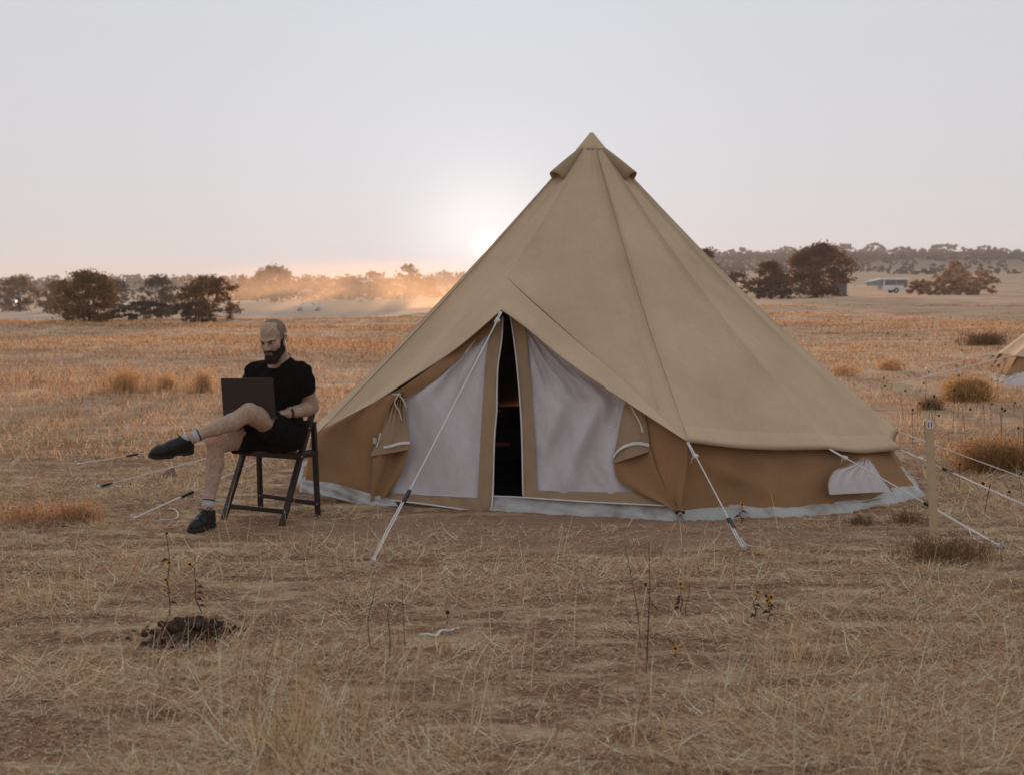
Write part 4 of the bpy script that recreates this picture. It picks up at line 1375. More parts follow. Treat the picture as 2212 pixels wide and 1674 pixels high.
for (a, b) in legs + rear:
    z = .085
    p = onleg(a, b, z)
    MB().ball(p + Vector((0, -.021, 0)), .005, 5).build("bolt", M["steel"], chair)
for p in (topA.lerp(fa, .10), onleg(*legs[0], SEATZ - .02)):
    MB().ball(p + Vector((.010, -.022, 0)), .006, 5).build("bolt", M["steel"], chair)

# ------------------------------------------------------------------ marker post
pb, pt = gp(2018, 1160, 0), None
top = P(2007, 908, pb.y)
dirp = (top - pb)
post = empty("marker_post", tuple(pb), 0, "thin pale wooden marker stake numbered 11 beside the tent's right guy ropes", "post")
MB().bar(pb - dirp * .08, top, .020, .048, up=(1, 0, 0), ch=.06).build("stake", M["post_wood"], post)
pn = Vector((0, -1, 0)); pu = dirp.normalized(); px_ = Vector((1, 0, 0)); px_ = (px_ - pu * px_.dot(pu)).normalized(); pnn = px_.cross(pu).normalized()
if pnn.y > 0: pnn = -pnn
lc = top - pu * .024 + pnn * .0115
def quad(c, w, h): return [c - px_*w/2 - pu*h/2, c + px_*w/2 - pu*h/2, c + px_*w/2 + pu*h/2, c - px_*w/2 + pu*h/2]
def plate(c, w, h, t):
    q = quad(c, w, h)
    return MB().add(q + [p + pnn * t for p in q], [(3,2,1,0),(4,5,6,7),(0,1,5,4),(1,2,6,5),(2,3,7,6),(3,0,4,7)])
lab = plate(lc, .040, .046, .001).build("number_label", M["label_white"], post)
for s in (-1, 1):
    plate(lc + pnn * .0014 + px_ * (s * .0085), .0050, .034, .0006).build("digit", M["ink"], lab)

# ------------------------------------------------------------------ blades and leaves
def blades(base, az, tilt, length, width, bend, col, segs=3, face=None):
    """ribbons: base (n,3); az lean direction; tilt from upright; bend added along the blade"""
    n = len(base)
    p = base.copy()
    side_az = (az + math.pi / 2) if face is None else face
    side = np.stack([np.cos(side_az) * 1.0, np.sin(side_az), np.zeros(n)], -1)
    V = np.zeros((n, segs + 1, 2, 3))
    for i in range(segs + 1):
        w = width * (1 - i / segs) ** .7 * .5 + width * .08
        V[:, i, 0] = p - side * w[:, None]
        V[:, i, 1] = p + side * w[:, None]
        th = tilt + bend * (i + .5) / segs
        d = np.stack([np.sin(th) * np.cos(az), np.sin(th) * np.sin(az), np.cos(th)], -1)
        p = p + d * (length / segs)[:, None]
    Vf = V.reshape(-1, 3)
    b = (np.arange(n) * (segs + 1) * 2)[:, None, None]
    k = (np.arange(segs) * 2)[None, :, None]
    Fq = (b + k + np.array([0, 1, 3, 2])[None, None, :]).reshape(-1, 4)
    C = np.repeat(col, (segs + 1) * 2, axis=0)
    return Vf, Fq, C

def join(parts):
    V, Fq, C, o = [], [], [], 0
    for v, f, c in parts:
        V.append(v); Fq.append(f + o); C.append(c); o += len(v)
    return np.vstack(V), np.vstack(Fq), np.vstack(C)

def straw_col(n, dark=0.0, rng=RNG):
    pal = np.array([(.65, .445, .262), (.53, .335, .186), (.74, .555, .37), (.41, .218, .108), (.27, .128, .062), (.61, .43, .27)])
    w = np.array([.24, .22, .16, .16 + dark, .10 + dark, .12]); w /= w.sum()
    c = pal[rng.choice(len(pal), n, p=w)]
    return np.clip(c * rng.uniform(.95, 1.45, (n, 1)), 0, .74)

def field2(X, Y, seed, k0, k1, m=14):
    r = np.random.default_rng(seed)
    s = np.zeros_like(X)
    for _ in range(m):
        k = np.exp(r.uniform(np.log(k0), np.log(k1))); a = r.uniform(0, 2*math.pi)
        s += np.sin(k * (X * np.cos(a) * .75 + Y * np.sin(a)) + r.uniform(0, 6.28))
    return s / math.sqrt(m / 2)

def scatter(n, D0, D1, power, rng=RNG, half=0.45):
    """points in the camera's field of view, plan density ~ D**-power"""
    u = rng.random(n)
    q = 2 - power
    D = (D0**q + u * (D1**q - D0**q)) ** (1 / q) if abs(q) > 1e-6 else D0 * (D1 / D0) ** u
    X = D * rng.uniform(-half, half, n)
    return X, D

def inside_tent(X, Y):
    a = ((X - TC.x) ** 2 + (Y - TC.y) ** 2) < 2.62 ** 2
    return a

def bare(X, Y):
    return .85 * np.exp(-(((X - .35) / 2.2) ** 2 + ((Y - 8.75) / .85) ** 2) ** 1.4)

def matted_grass():
    parts = []
    # lying straw
    for n, lr, wr, sg, lift in ((260000, (.035, .11), (.0016, .0032), 2, .010), (90000, (.07, .17), (.0019, .0036), 3, .014), (13000, (.08, .22), (.0026, .0042), 5, .018)):
        X, Y = scatter(n, 3.9, 15.5, 1.15)
        m = field2(X, Y, 5, 1.2, 7) + .6 * field2(X, Y * 1.6, 8, 6, 24)
        keep = (RNG.random(n) < np.clip(.31 + .66 * m, .03, 1)) & ~inside_tent(X, Y) & (RNG.random(n) > bare(X, Y) * 1.0)
        X, Y = X[keep], Y[keep]; n = len(X)
        z = land(X, Y) + RNG.uniform(0.0, lift, n)
        flow = 1.1 * field2(X, Y, 21, .8, 4)
        az = np.where(RNG.random(n) < .5, 0, math.pi) + flow * .35 + RNG.normal(0, .7, n)
        tilt = RNG.uniform(1.15, 1.56, n); bend = RNG.normal(.12, .35 if sg < 5 else .9, n)
        L = RNG.uniform(*lr, n); Wd = RNG.uniform(*wr, n) * (.55 + Y / 12)
        c = straw_col(n, .25 if sg == 2 else 0.0)
        if sg == 5: c = np.clip(c * 1.15 + .04, 0, .72)
        parts.append(blades(np.stack([X, Y, z], -1), az, tilt, L, Wd, bend, c, sg, face=az + math.pi/2 + RNG.normal(0, .5, n)))
    # crumbs of broken straw everywhere, the worn patch too
    n = 150000
    X, Y = scatter(n, 3.9, 13.5, 1.2)
    keep = ~inside_tent(X, Y) & (RNG.random(n) > bare(X, Y) * .6)
    X, Y = X[keep], Y[keep]; n = len(X)
    parts.append(blades(np.stack([X, Y, land(X, Y) + RNG.uniform(.001, .008, n)], -1), RNG.uniform(0, 6.28, n), RNG.uniform(1.3, 1.6, n), RNG.uniform(.010, .045, n),
                        RNG.uniform(.0016, .0034, n) * (.55 + Y / 12), RNG.normal(0, .2, n), straw_col(n, .1), 1))
    # short stubble and curled leaves
    n = 42000
    X, Y = scatter(n, 4.0, 15.0, 1.1)
    m = field2(X, Y, 5, 1.2, 7)
    keep = (RNG.random(n) < np.clip(.5 + .4 * m, .03, 1)) & ~inside_tent(X, Y) & (RNG.random(n) > bare(X, Y))
    X, Y = X[keep], Y[keep]; n = len(X)
    parts.append(blades(np.stack([X, Y, land(X, Y) - .004], -1), RNG.uniform(0, 6.28, n), RNG.uniform(.1, .9, n), RNG.uniform(.03, .10, n),
                        RNG.uniform(.0016, .003, n) * (.55 + Y / 12), RNG.normal(.6, .5, n), straw_col(n, .1), 3, face=RNG.normal(0, .5, n)))
    V, Fq, C = join(parts)
    o = link("matted_grass", np_mesh("matted_grass", V, Fq, C), M["straw"])
    return tag(o, "matted dry straw covering the ground around the tent", "grass", kind="stuff")
matted_grass()

def tall_grass():
    parts = []
    # clusters of tall bleached stems
    cl = []
    for px, py, sp, n, h in ((640, 1640, .24, 110, .40), (560, 1500, .30, 30, .34), (770, 1560, .35, 40, .36), (1620, 1500, .22, 34, .30), (1705, 1440, .16, 45, .30),
                             (1480, 1250, .3, 26, .3), (1250, 1330, .4, 18, .24), (100, 1290, .35, 26, .26), (230, 1300, .3, 18, .28), (250, 1620, .3, 40, .15), (1790, 1560, .4, 26, .34),
                             (1990, 1500, .4, 26, .30), (2080, 1400, .35, 24, .28), (1420, 1600, .35, 22, .34), (900, 1480, .35, 20, .3), (1050, 1600, .4, 22, .36),
                             (1850, 1640, .3, 50, .34), (420, 1420, .3, 26, .22), (720, 1230, .3, 18, .26), (1740, 1240, .35, 16, .2), (930, 1270, .4, 14, .2), (300, 1440, .3, 20, .26)):
        g = G(px, py)
        X = g.x + RNG.normal(0, sp * .5, n); Y = g.y + RNG.normal(0, sp * .7, n)
        cl.append((X, Y, RNG.uniform(.35, .95, n) * h))
    X, Y = scatter(420, 4.0, 12, 1.0)
    cl.append((X, Y, RNG.uniform(.10, .32, len(X)) * (1 + .3 * (RNG.random(len(X)) < .1))))
    X = np.concatenate([c[0] for c in cl]); Y = np.concatenate([c[1] for c in cl]); L = np.concatenate([c[2] for c in cl])
    k = ~inside_tent(X, Y) & (RNG.random(len(X)) > bare(X, Y)) & (Y > 3.9)
    X, Y, L = X[k], Y[k], L[k]; n = len(X)
    az = RNG.normal(.5, .9, n) + np.where(RNG.random(n) < .35, math.pi, 0)
    b = np.stack([X, Y, land(X, Y) - .005], -1)
    parts.append(blades(b, az, RNG.uniform(.02, .45, n), L, RNG.uniform(.0016, .0032, n) * (.5 + Y / 10), np.abs(RNG.normal(.25, .4, n)), straw_col(n), 5, face=RNG.normal(0, .3, n)))
    # arching leaves
    k = RNG.random(n) < .45
    parts.append(blades(b[k], az[k] + RNG.normal(0, 1, k.sum()), RNG.uniform(.3, .9, k.sum()), L[k] * RNG.uniform(.5, .9, k.sum()), RNG.uniform(.002, .0036, k.sum()) * (.5 + Y[k] / 10), RNG.uniform(.6, 1.9, k.sum()), straw_col(k.sum()), 6, face=RNG.normal(0, .4, k.sum())))
    V, Fq, C = join(parts)
    o = link("tall_grass", np_mesh("tall_grass", V, Fq, C), M["straw"])
    return tag(o, "thin upright bleached grass stems standing in the foreground", "grass", kind="stuff")
tall_grass()

def field_grass():
    parts = []
    n = 30000
    X, Y = scatter(n, 12.5, 95, 1.25, half=.52)
    m = field2(X, Y, 31, .12, .9) + .4 * field2(X, Y, 32, .8, 3)
    dens = np.clip(.50 + .30 * m, .06, 1) * np.clip((Y - 12) / 8, .25, 1)
    keep = (RNG.random(n) < dens) & (((X - TC.x)**2 + (Y - TC.y)**2) > 3.0**2) & (((X - 10.15)**2 + (Y - 24.3)**2) > 3.2**2)
    X, Y, m = X[keep], Y[keep], m[keep]
    per = 13
    n = len(X) * per
    h = np.repeat(RNG.uniform(.05, .15, len(X)) * np.clip(.9 + .35 * m, .5, 1.6), per)
    # left of the tent the grass stands taller
    h *= np.repeat(np.where(X < 0, 1.05, .9), per)
    sp = np.repeat(RNG.uniform(.05, .22, len(X)), per)
    bx = np.repeat(X, per) + RNG.normal(0, 1, n) * sp * 1.5; by = np.repeat(Y, per) + RNG.normal(0, 1, n) * sp
    tint = np.repeat(RNG.uniform(0, 1, len(X)), per)[:, None]
    c = straw_col(n) * (1 - .55 * tint * (tint > .55)) * np.array([.96, .85, .77])
    b = np.stack([bx, by, land(bx, by) - .01], -1)
    parts.append(blades(b, RNG.uniform(0, 6.28, n), RNG.uniform(.1, 1.1, n), h * RNG.uniform(.5, 1.2, n), RNG.uniform(.004, .008, n) * (.4 + by / 22), RNG.normal(.3, .3, n), c, 2, face=RNG.normal(0, .5, n)))
    n0 = 19000
    X, Y = scatter(n0, 12.5, 70, 1.2, half=.52)
    k = (((X - TC.x)**2 + (Y - TC.y)**2) > 2.95**2) & (((X - 10.62)**2 + (Y - 23.5)**2) > 3.0**2)
    X, Y = X[k], Y[k]; per = 7; n = len(X) * per
    bx = np.repeat(X, per) + RNG.normal(0, .09, n); by = np.repeat(Y, per) + RNG.normal(0, .06, n)
    parts.append(blades(np.stack([bx, by, land(bx, by) - .01], -1), RNG.uniform(0, 6.28, n), RNG.uniform(.2, 1.3, n), RNG.uniform(.04, .13, n), RNG.uniform(.004, .008, n) * (.4 + by / 22),
                        RNG.normal(.3, .4, n), straw_col(n, .12) * np.repeat(RNG.uniform(.65, 1.2, len(X)), per)[:, None], 2, face=RNG.normal(0, .6, n)))
    V, Fq, C = join(parts)
    o = link("meadow_grass", np_mesh("meadow_grass", V, Fq, C), M["grass"])
    return tag(o, "sunlit tufts of dry grass filling the field beyond the tent", "grass", kind="stuff")
field_grass()

def bush_mesh(w, h, d, n, colA, colB, seed, stems=True, leaf=.02, drop=.0, tall=.3):
    """rounded dry shrub: thin twigs radiating from the foot, seed heads and leaves at their ends"""
    r = np.random.default_rng(seed)
    nb = n
    az = r.uniform(0, 2*math.pi, nb)
    tl = np.abs(r.normal(0, .62, nb)); tl = np.clip(tl, 0, 1.35)
    L = h * r.uniform(.55, 1.08, nb) * (1 + .18 * np.sin(3 * az + seed)) / np.maximum(.72, np.cos(tl * .55))
    bx = r.normal(0, .20, nb) * w; by = r.normal(0, .20, nb) * d
    base = np.stack([bx, by, np.full(nb, -.02)], -1)
    mixv = r.uniform(0, 1, (nb, 1))
    c = np.array(colA) * (1 - mixv) + np.array(colB) * mixv
    c = c * r.uniform(1.0, 1.6, (nb, 1))
    parts = [blades(base, az, tl * min(1, w / h * .7), L, np.full(nb, leaf * .35), r.normal(.15, .25, nb), c, 3, face=r.uniform(0, 6.28, nb))]
    # end tufts
    V0 = parts[0][0].reshape(nb, 4, 2, 3)
    tip = V0[:, 3].mean(1); mid = V0[:, 2].mean(1)
    reps = 4
    q = []
    for s in range(reps):
        f = r.uniform(.0, 1.0, (nb, 1))
        q.append(tip * f + mid * (1 - f) + r.normal(0, leaf * 1.2, (nb, 3)))
    q = np.vstack(q); m = len(q)
    parts.append(blades(q, r.uniform(0, 6.28, m), r.uniform(0, 1.4, m), r.uniform(.6, 1.6, m) * leaf, r.uniform(.5, 1.1, m) * leaf * .6, r.normal(0, .4, m),
                        np.tile(c, (reps, 1)) * r.uniform(.8, 1.25, (m, 1)), 1, face=r.uniform(0, 6.28, m)))
    return join(parts)

def bush(name, px, py, wpx, hpx, label, colA, colB, n, seed, Y=None, cat="bush", group=None, leaf=None):
    if Y is None:
        g = G(px, py); z = lz(g.x, g.y); g = G(px, py, z); g.z = lz(g.x, g.y)
    else:
        g = P(px, py, Y); g.z = lz(g.x, g.y)
    s = F / g.y
    w, h = wpx / s, hpx / s
    V, Fq, C = bush_mesh(w, h, w * .8, n, colA, colB, seed, leaf=leaf or max(.012, 1.8 / s * 2.2))
    ext = np.percentile(np.abs(V[:, 0]), 97) * 2
    V[:, 0] *= w / ext; V[:, 1] *= w / ext
    V[:, 2] *= h / np.percentile(V[:, 2], 97)
    o = link(name, np_mesh(name, V, Fq, C), M["grass"])
    o.location = g
    return tag(o, label, cat, group)
RUST, GOLD, TAN, GREY = (.16, .075, .030), (.30, .185, .075), (.33, .235, .14), (.15, .11, .08)
GB = "dry bushes in the meadow"
bush("dry_bush", 2093, 866, 104, 46, "round golden brown bush standing before the second tent", (.30, .16, .055), (.46, .30, .125), 2000, 1, group=GB)
bush("dry_bush", 2012, 884, 60, 26, "small sparse brown bush left of the round golden one", RUST, TAN, 360, 2, group=GB)
bush("dry_bush", 2150, 1018, 190, 70, "wide rust-brown bush at the right edge behind the guy ropes", RUST, GOLD, 1300, 3, group=GB)
bush("dry_bush", 2045, 1208, 210, 46, "low dark brown scrub round the foot of the numbered stake", (.13, .07, .034), (.26, .165, .085), 560, 4, group=GB)
bush("dry_bush", 60, 1128, 190, 44, "low orange-brown bush at the left edge by the guy rope ends", (.24, .125, .06), (.40, .26, .14), 300, 5, group=GB)
bush("dry_bush", 170, 1126, 120, 46, "feathery tan bush just right of the orange-brown one", (.22, .12, .055), (.34, .22, .12), 300, 6, group=GB)
bush("dry_bush", 270, 848, 100, 54, "tan bush in the sunlit grass left of the laptop", (.46, .31, .17), (.40, .25, .12), 420, 7, group=GB)
bush("dry_bush", 440, 848, 60, 48, "smaller tan bush directly left above the laptop", (.42, .28, .15), (.48, .33, .19), 340, 8, group=GB)
bush("dry_bush", 360, 842, 60, 36, "low bush between two taller tan bushes left of the man", (.46, .31, .17), (.42, .27, .12), 200, 9, group=GB)
bush("dry_bush", 1860, 1132, 70, 20, "thin weeds growing against the tent skirt below the mesh window", (.10, .06, .035), (.25, .16, .09), 150, 10, group=GB)
bush("dry_bush", 1960, 1128, 66, 26, "wiry weeds at the right corner of the tent", (.12, .07, .04), (.25, .16, .09), 160, 11, group=GB)
bush("dry_bush", 2125, 742, 110, 28, "dark brown flat bush in the field above the second tent", (.12, .065, .035), (.2, .12, .06), 420, 12, group=GB)
bush("dry_bush", 1820, 812, 90, 28, "rust-coloured bush nearest the tent's right slope", (.36,.22,.11), (.46,.31,.17), 170, 13, group=GB)
bush("dry_bush", 1925, 800, 70, 28, "brown bush in the right field straight above the numbered stake", (.36,.22,.11), (.46,.31,.17), 150, 14, group=GB)

# ------------------------------------------------------------------ trees
def crown_mesh(w, h, d, n_cl, per, leaf, colA, colB, seed, zlow=.12, narrow=.0, fringe=.35):
    r = np.random.default_rng(seed)
    zz = r.uniform(0, 1, n_cl) ** .9
    prof = np.where(zz > .40, np.sqrt(np.clip(1 - ((zz - .40) / .62) ** 2, 0, 1)), 1 - .30 * ((.40 - zz) / .40) ** 2)
    an = r.uniform(0, 2 * math.pi, n_cl)
    rad = r.uniform(.05, 1.0, n_cl) ** .42 * prof * (1 + .16 * np.sin(3 * an + seed + 4 * zz) + .10 * np.sin(7 * an + 9 * zz + seed))
    cen = np.stack([rad * np.cos(an) * w * .46, rad * np.sin(an) * d * .46, zz * h * (1 - zlow) + h * zlow], -1)
    taper = 1 - narrow * np.clip((cen[:, 2] / h - .4), 0, 1)
    cen[:, :2] *= taper[:, None]
    cs = r.uniform(.08, .17, n_cl) * min(w, h) * .8
    n = n_cl * per
    c0 = np.repeat(cen, per, 0); s0 = np.repeat(cs, per)
    off = r.normal(0, .55, (n, 3)); off[:, 2] *= .75
    q = c0 + off * s0[:, None]
    ad = r.uniform(0, 6.28, n); el = r.uniform(-1.2, 1.2, n)
    a = np.stack([np.cos(ad) * np.cos(el), np.sin(ad) * np.cos(el), np.sin(el)], -1)
    b = np.cross(a, r.normal(0, 1, (n, 3))); b /= np.linalg.norm(b, axis=1)[:, None] + 1e-9
    L = (leaf * r.uniform(.6, 1.5, n))[:, None]
    V = np.stack([q - a * L, q + b * L * .55, q + a * L, q - b * L * .55], 1).reshape(-1, 3)
    Fq = np.arange(n * 4).reshape(-1, 4)
    t = np.repeat(r.uniform(0, 1, n_cl), per)[:, None] * .7 + r.uniform(0, .3, (n, 1))
    C = (np.array(colA) * (1 - t) + np.array(colB) * t) * r.uniform(.75, 1.2, (n, 1))
    return V, Fq, np.repeat(C, 4, 0), cen

def trunk_build(cen, h, w, seed, parent):
    r = random.Random(seed)
    mb = MB()
    k = r.choice((2, 3, 3))
    sel = [cen[i] for i in np.argsort(cen[:, 2])[:: max(1, len(cen) // 9)]][:9]
    for i in range(k):
        bx = r.uniform(-.05, .05) * w
        mb.tube([(bx, 0, -.2), (bx * 1.5, r.uniform(-.03, .03) * w, h * .22), (bx * 2 + r.uniform(-.1, .1) * w, 0, h * .5)], [.035 * h, .026 * h, .012 * h], 7)
    for p in sel:
        mb.tube([(p[0] * .1, p[1] * .1, h * .12), (p[0] * .5, p[1] * .5, h * .12 + (p[2] - h * .12) * .55), tuple(p)], [.016 * h, .010 * h, .004 * h], 5)
    return mb.build("trunk", M["bark"], parent, smooth=True, world=False)

DK, MD, OL = (.14, .080, .036), (.27, .155, .068), (.10, .085, .045)  # sun glare veiling the left trees is put into DK and MD
def tree(name, px, py, wpx, hpx, Y, label, colA=DK, colB=MD, n_cl=81, per=60, seed=1, zlow=.06, narrow=.15, group="trees and shrubs beyond the meadow", cat="tree", leaf=None, sink=0.0):
    g = P(px, py, Y); zz = lz(g.x, g.y)
    s = F / Y
    root = empty(name, (g.x, Y, zz - sink), 0, label, cat, group)
    h = (g.z - zz) + hpx / s + sink          # reach the height seen in the print
    w = wpx / s
    V, Fq, C, cen = crown_mesh(w, h, w * .9, n_cl, per, leaf or max(.05, 2.4 / s), colA, colB, seed, zlow, narrow)
    # fit the measured outline
    V[:, 0] *= w / (np.percentile(V[:, 0], 98.5) - np.percentile(V[:, 0], 1.5))
    V[:, 2] = (V[:, 2]) * h / np.percentile(V[:, 2], 99.3)
    V[:, 2] = np.maximum(V[:, 2], .0)
    link("crown", np_mesh("crown", V, Fq, C), M["leaf"], root)
    trunk_build(cen, h, w, seed, root)
    return root
RB = ((.28, .155, .08), (.42, .26, .14))
tree("juniper_tree", 188, 698, 132, 110, 72, "big dark bushy tree at left beside the dusty track", n_cl=148, per=70, seed=2)
tree("juniper_tree", 452, 690, 130, 92, 78, "broad rounded brown-green tree left of the dust cloud", (.13, .070, .028), (.25, .14, .058), 100, 66, 3)
tree("shrub", 320, 694, 150, 42, 76, "low grey-brown thicket between the two big left trees", (.07, .045, .028), (.13, .085, .05), 60, 56, 4, cat="shrub")
tree("shrub", 425, 690, 80, 40, 74, "rust-tinted shrub before the broad rounded left tree", (.12, .065, .034), (.17, .10, .055), 46, 50, 5, cat="shrub")
tree("juniper_tree", 345, 662, 78, 66, 150, "pale faded tree standing behind the left thicket", (.08, .06, .032), (.13, .10, .055), 60, 46, 6)
tree("juniper_tree", 38, 652, 104, 52, 210, "dark tree clump at the far left edge behind the parked car", n_cl=81, per=46, seed=7)
tree("juniper_tree", 122, 655, 60, 46, 200, "dark shrub just left of the big bushy left tree", n_cl=54, per=46, seed=8)
tree("juniper_tree", 245, 645, 50, 40, 230, "small dark tree showing right of the big bushy left tree", (.06, .045, .026), (.1, .075, .04), 36, 46, 9)
tree("oak_tree", 590, 640, 86, 63, 330, "round-topped dark tree rising from the left skyline behind the man", n_cl=94, per=56, seed=10, narrow=.3)
tree("oak_tree", 884, 630, 60, 57, 360, "airy round tree on the skyline touching the tent's left slope", (.10, .06, .025), (.17, .10, .045), 46, 40, 11, narrow=.2)
tree("oak_tree", 808, 632, 38, 44, 370, "small airy tree on the skyline left of the round one", (.09, .055, .025), (.15, .09, .04), 30, 40, 12)
for i, (px, wp, hp) in enumerate(((520, 70, 32), (660, 60, 30), (705, 60, 32), (755, 60, 34), (830, 60, 28), (920, 50, 30))):
    tree("shrub", px, 632, wp, hp, 350, ("low skyline scrub left of the round-topped tree", "skyline scrub just right of the round-topped tree", "hazy skyline scrub above the white car",
         "hazy dark scrub left of the small airy tree", "scrub between the two airy skyline trees", "scrub at the foot of the tent's left slope on the skyline")[i], (.07, .048, .026), (.13, .085, .045), 34, 40, 20 + i, cat="shrub")
# right side
tree("juniper_tree", 1766, 640, 130, 110, 132, "large round dark tree right of the tent, the biggest on that side", (.11, .055, .022), (.24, .125, .050), 140, 80, 31, narrow=.25)
tree("juniper_tree", 1662, 640, 84, 74, 134, "smaller ragged tree left of the large round one", (.11, .058, .024), (.22, .12, .048), 60, 56, 32, narrow=.3)
tree("shrub", 1668, 644, 84, 44, 126, "purplish brown shrub in front of the smaller ragged tree", (.085, .05, .035), (.13, .08, .055), 60, 50, 33, cat="shrub")
tree("juniper_tree", 1590, 632, 56, 42, 170, "low brown tree half hidden by the tent's right slope", (.07, .048, .03), (.12, .085, .05), 40, 46, 34)
tree("juniper_tree", 1528, 600, 58, 62, 150, "tree top just showing behind the tent's right slope", (.06, .036, .018), (.13, .075, .032), 44, 46, 35)
tree("shrub", 2062, 612, 70, 46, 215, "dome-shaped brown tree behind the feathery thicket on the right", *RB, 60, 50, 36)
tree("shrub", 2050, 637, 130, 36, 150, "wide feathery reddish thicket right of the camper", (.32, .19, .11), (.48, .31, .18), 90, 60, 37, cat="shrub")
tree("shrub", 2112, 630, 80, 42, 158, "upright reddish shrub at the right end of the feathery thicket", *RB, 46, 50, 38, cat="shrub")
tree("shrub", 1985, 636, 56, 30, 152, "low reddish shrub hiding the camper's right corner", *RB, 40, 46, 39, cat="shrub")
for i, (px, py, wp, hp, t) in enumerate(((1890, 556, 44, 30, "flat-topped tree breaking the right skyline"), (1823, 556, 36, 28, "open thin tree on the skyline above the large round tree"), (2040, 552, 64, 24, "broad dark tree on the right skyline above the dome-shaped tree"),
                                   (2130, 552, 46, 20, "rounded tree on the right skyline by the pale hut"), (1700, 552, 40, 18, "low tree on the right skyline left of the large round tree"), (1600, 552, 50, 16, "low trees' crown on the skyline close to the tent"), (1950, 556, 50, 22, "small dark skyline tree right of the flat-topped one"))):
    tree("oak_tree", px, py, wp, hp, 880, t, (.07, .052, .03), (.13, .092, .05), 34, 40, 60 + i, narrow=.1)

def far_wood():
    parts = []
    r = np.random.default_rng(77)
    lst = []
    for _ in range(1250):
        Y = r.uniform(640, 1000); X = Y * r.uniform(.08, .56); lst.append((X, Y, r.uniform(1.5, 4.2) * (1 + .5 * (r.random() < .06)), r.uniform(2.5, 7)))
    for _ in range(210):
        Y = r.uniform(420, 640); X = Y * r.uniform(.13, .42)
        if r.random() < .5: lst.append((X, Y, r.uniform(1.2, 3.2), r.uniform(2, 6)))
    for _ in range(560):
        Y = r.uniform(520, 1080); X = Y * r.uniform(-.6, .02); lst.append((X, Y, r.uniform(2.5, 6), r.uniform(4, 11)))
    for _ in range(110):
        Y = r.uniform(300, 480); X = Y * r.uniform(-.6, -.03); lst.append((X, Y, r.uniform(1.5, 3.6), r.uniform(3, 8)))
    for i, (X, Y, h, w) in enumerate(lst):
        V, Fq, C, _ = crown_mesh(w, h, w, 12, 16, .16 + Y * .00042, (.06, .050, .030), (.13, .105, .062), 500 + i, .0)
        g = r.uniform(.75, 1.2)
        V = V + np.array([X, Y, lz(X, Y) - .4])
        parts.append((V, Fq, C * g))
    V, Fq, C = join(parts)
    o = link("far_woodland", np_mesh("far_woodland", V, Fq, C), M["leaf"])
    return tag(o, "hazy scrub woodland covering the far hills on the horizon", "woodland", kind="stuff")
far_wood()

def dirt_track():
    m = mat("pale_dust", (0.40, 0.30, 0.215), 0.98, 0.12, .15, c2=(0.47, 0.36, 0.265))
    o = drape("dirt_track", m, ([(-75, 88), (-70, 130), (-90, 230), (-110, 330)], [(-24, 92), (-12, 150), (4, 220), (10, 330)]), 40, 30, .05)
    return tag(o, "pale dusty track crossing behind the left trees", "track", kind="structure")
dirt_track()

# ------------------------------------------------------------------ vehicles far off
def car(px, py, wpx, label, rz, length=4.5, suv=False):
    """small family car: body shell with bonnet and cabin, glass, wheels, lamps"""
    s = wpx / (length * abs(math.cos(rz)) + 1.7 * abs(math.sin(rz)))
    Y = F / s
    g = P(px, py, Y); z = lz(g.x, g.y)
    root = empty("car", (g.x, Y, z), rz, label, "car", "white cars by the dusty track")
    hC = .28 if suv else 0
    prof = [(-2.2, .35), (-2.25, .70), (-2.05, .92), (-1.75, 1.02 + hC * .3), (-1.15, 1.42 + hC), (-.2, 1.50 + hC), (.55, 1.42 + hC), (1.15, .98), (1.95, .86), (2.22, .66), (2.22, .35)]
    mb = MB(); rows = []
    for yy, f in ((-.84, .90), (-.80, .97), (-.60, 1.0), (.60, 1.0), (.80, .97), (.84, .90)):
        rows.append([Vector((x * (.985 if abs(yy) > .82 else 1), yy if zz < 1.05 else yy * .80, .35 + (zz - .35) * f if zz < 1.05 else zz - (1 - f) * .3)) for x, zz in prof])
    mb.grid(rows)
    n = len(prof)
    mb.f.append(tuple(range(n))); mb.f.append(tuple(reversed(range(5 * n, 6 * n))))
    mb.f.append((0, n, 2*n, 3*n, 4*n, 5*n, 5*n + n-1, 4*n + n-1, 3*n + n-1, 2*n + n-1, n + n-1, n - 1))
    mb.build("body", M["white_paint"], root, smooth=False, world=False)
    for sg in (-1, 1):
        w = MB().add([(-1.55, sg*.742, 1.06), (-.35, sg*.742, 1.06), (-.38, sg*.695, 1.40 + hC), (-1.02, sg*.695, 1.38 + hC)], [(0, 1, 2, 3)])
        w.build("window", M["glass"], root, world=False)
        w = MB().add([(-.28, sg*.742, 1.06), (.92, sg*.742, 1.06), (.50, sg*.695, 1.38 + hC), (-.26, sg*.695, 1.41 + hC)], [(0, 1, 2, 3)])
        w.build("window", M["glass"], root, world=False)
    MB().add([(1.13, -.62, 1.02), (1.13, .62, 1.02), (.60, .55, 1.42 + hC), (.60, -.55, 1.42 + hC)], [(0, 1, 2, 3)]).build("windscreen", M["glass"], root, world=False)
    MB().add([(-1.78, -.60, 1.06), (-1.78, .60, 1.06), (-1.22, .55, 1.40 + hC), (-1.22, -.55, 1.40 + hC)], [(3, 2, 1, 0)]).build("rear_window", M["glass"], root, world=False)
    for x in (-1.38, 1.40):
        for y in (-.80, .80):
            wh = MB().tube([(x, y - .10, .33), (x, y + .10, .33)], .33, 16).build("wheel", M["rubber"], root, world=False)
            MB().tube([(x, y - .105, .33), (x, y + .105, .33)], .20, 12).build("rim", M["steel"], wh, world=False)
    for y in (-.62, .62):
        MB().ball((2.14, y, .70), (.10, .16, .08), 5).build("headlight", M["glass"], root, world=False)
    return root
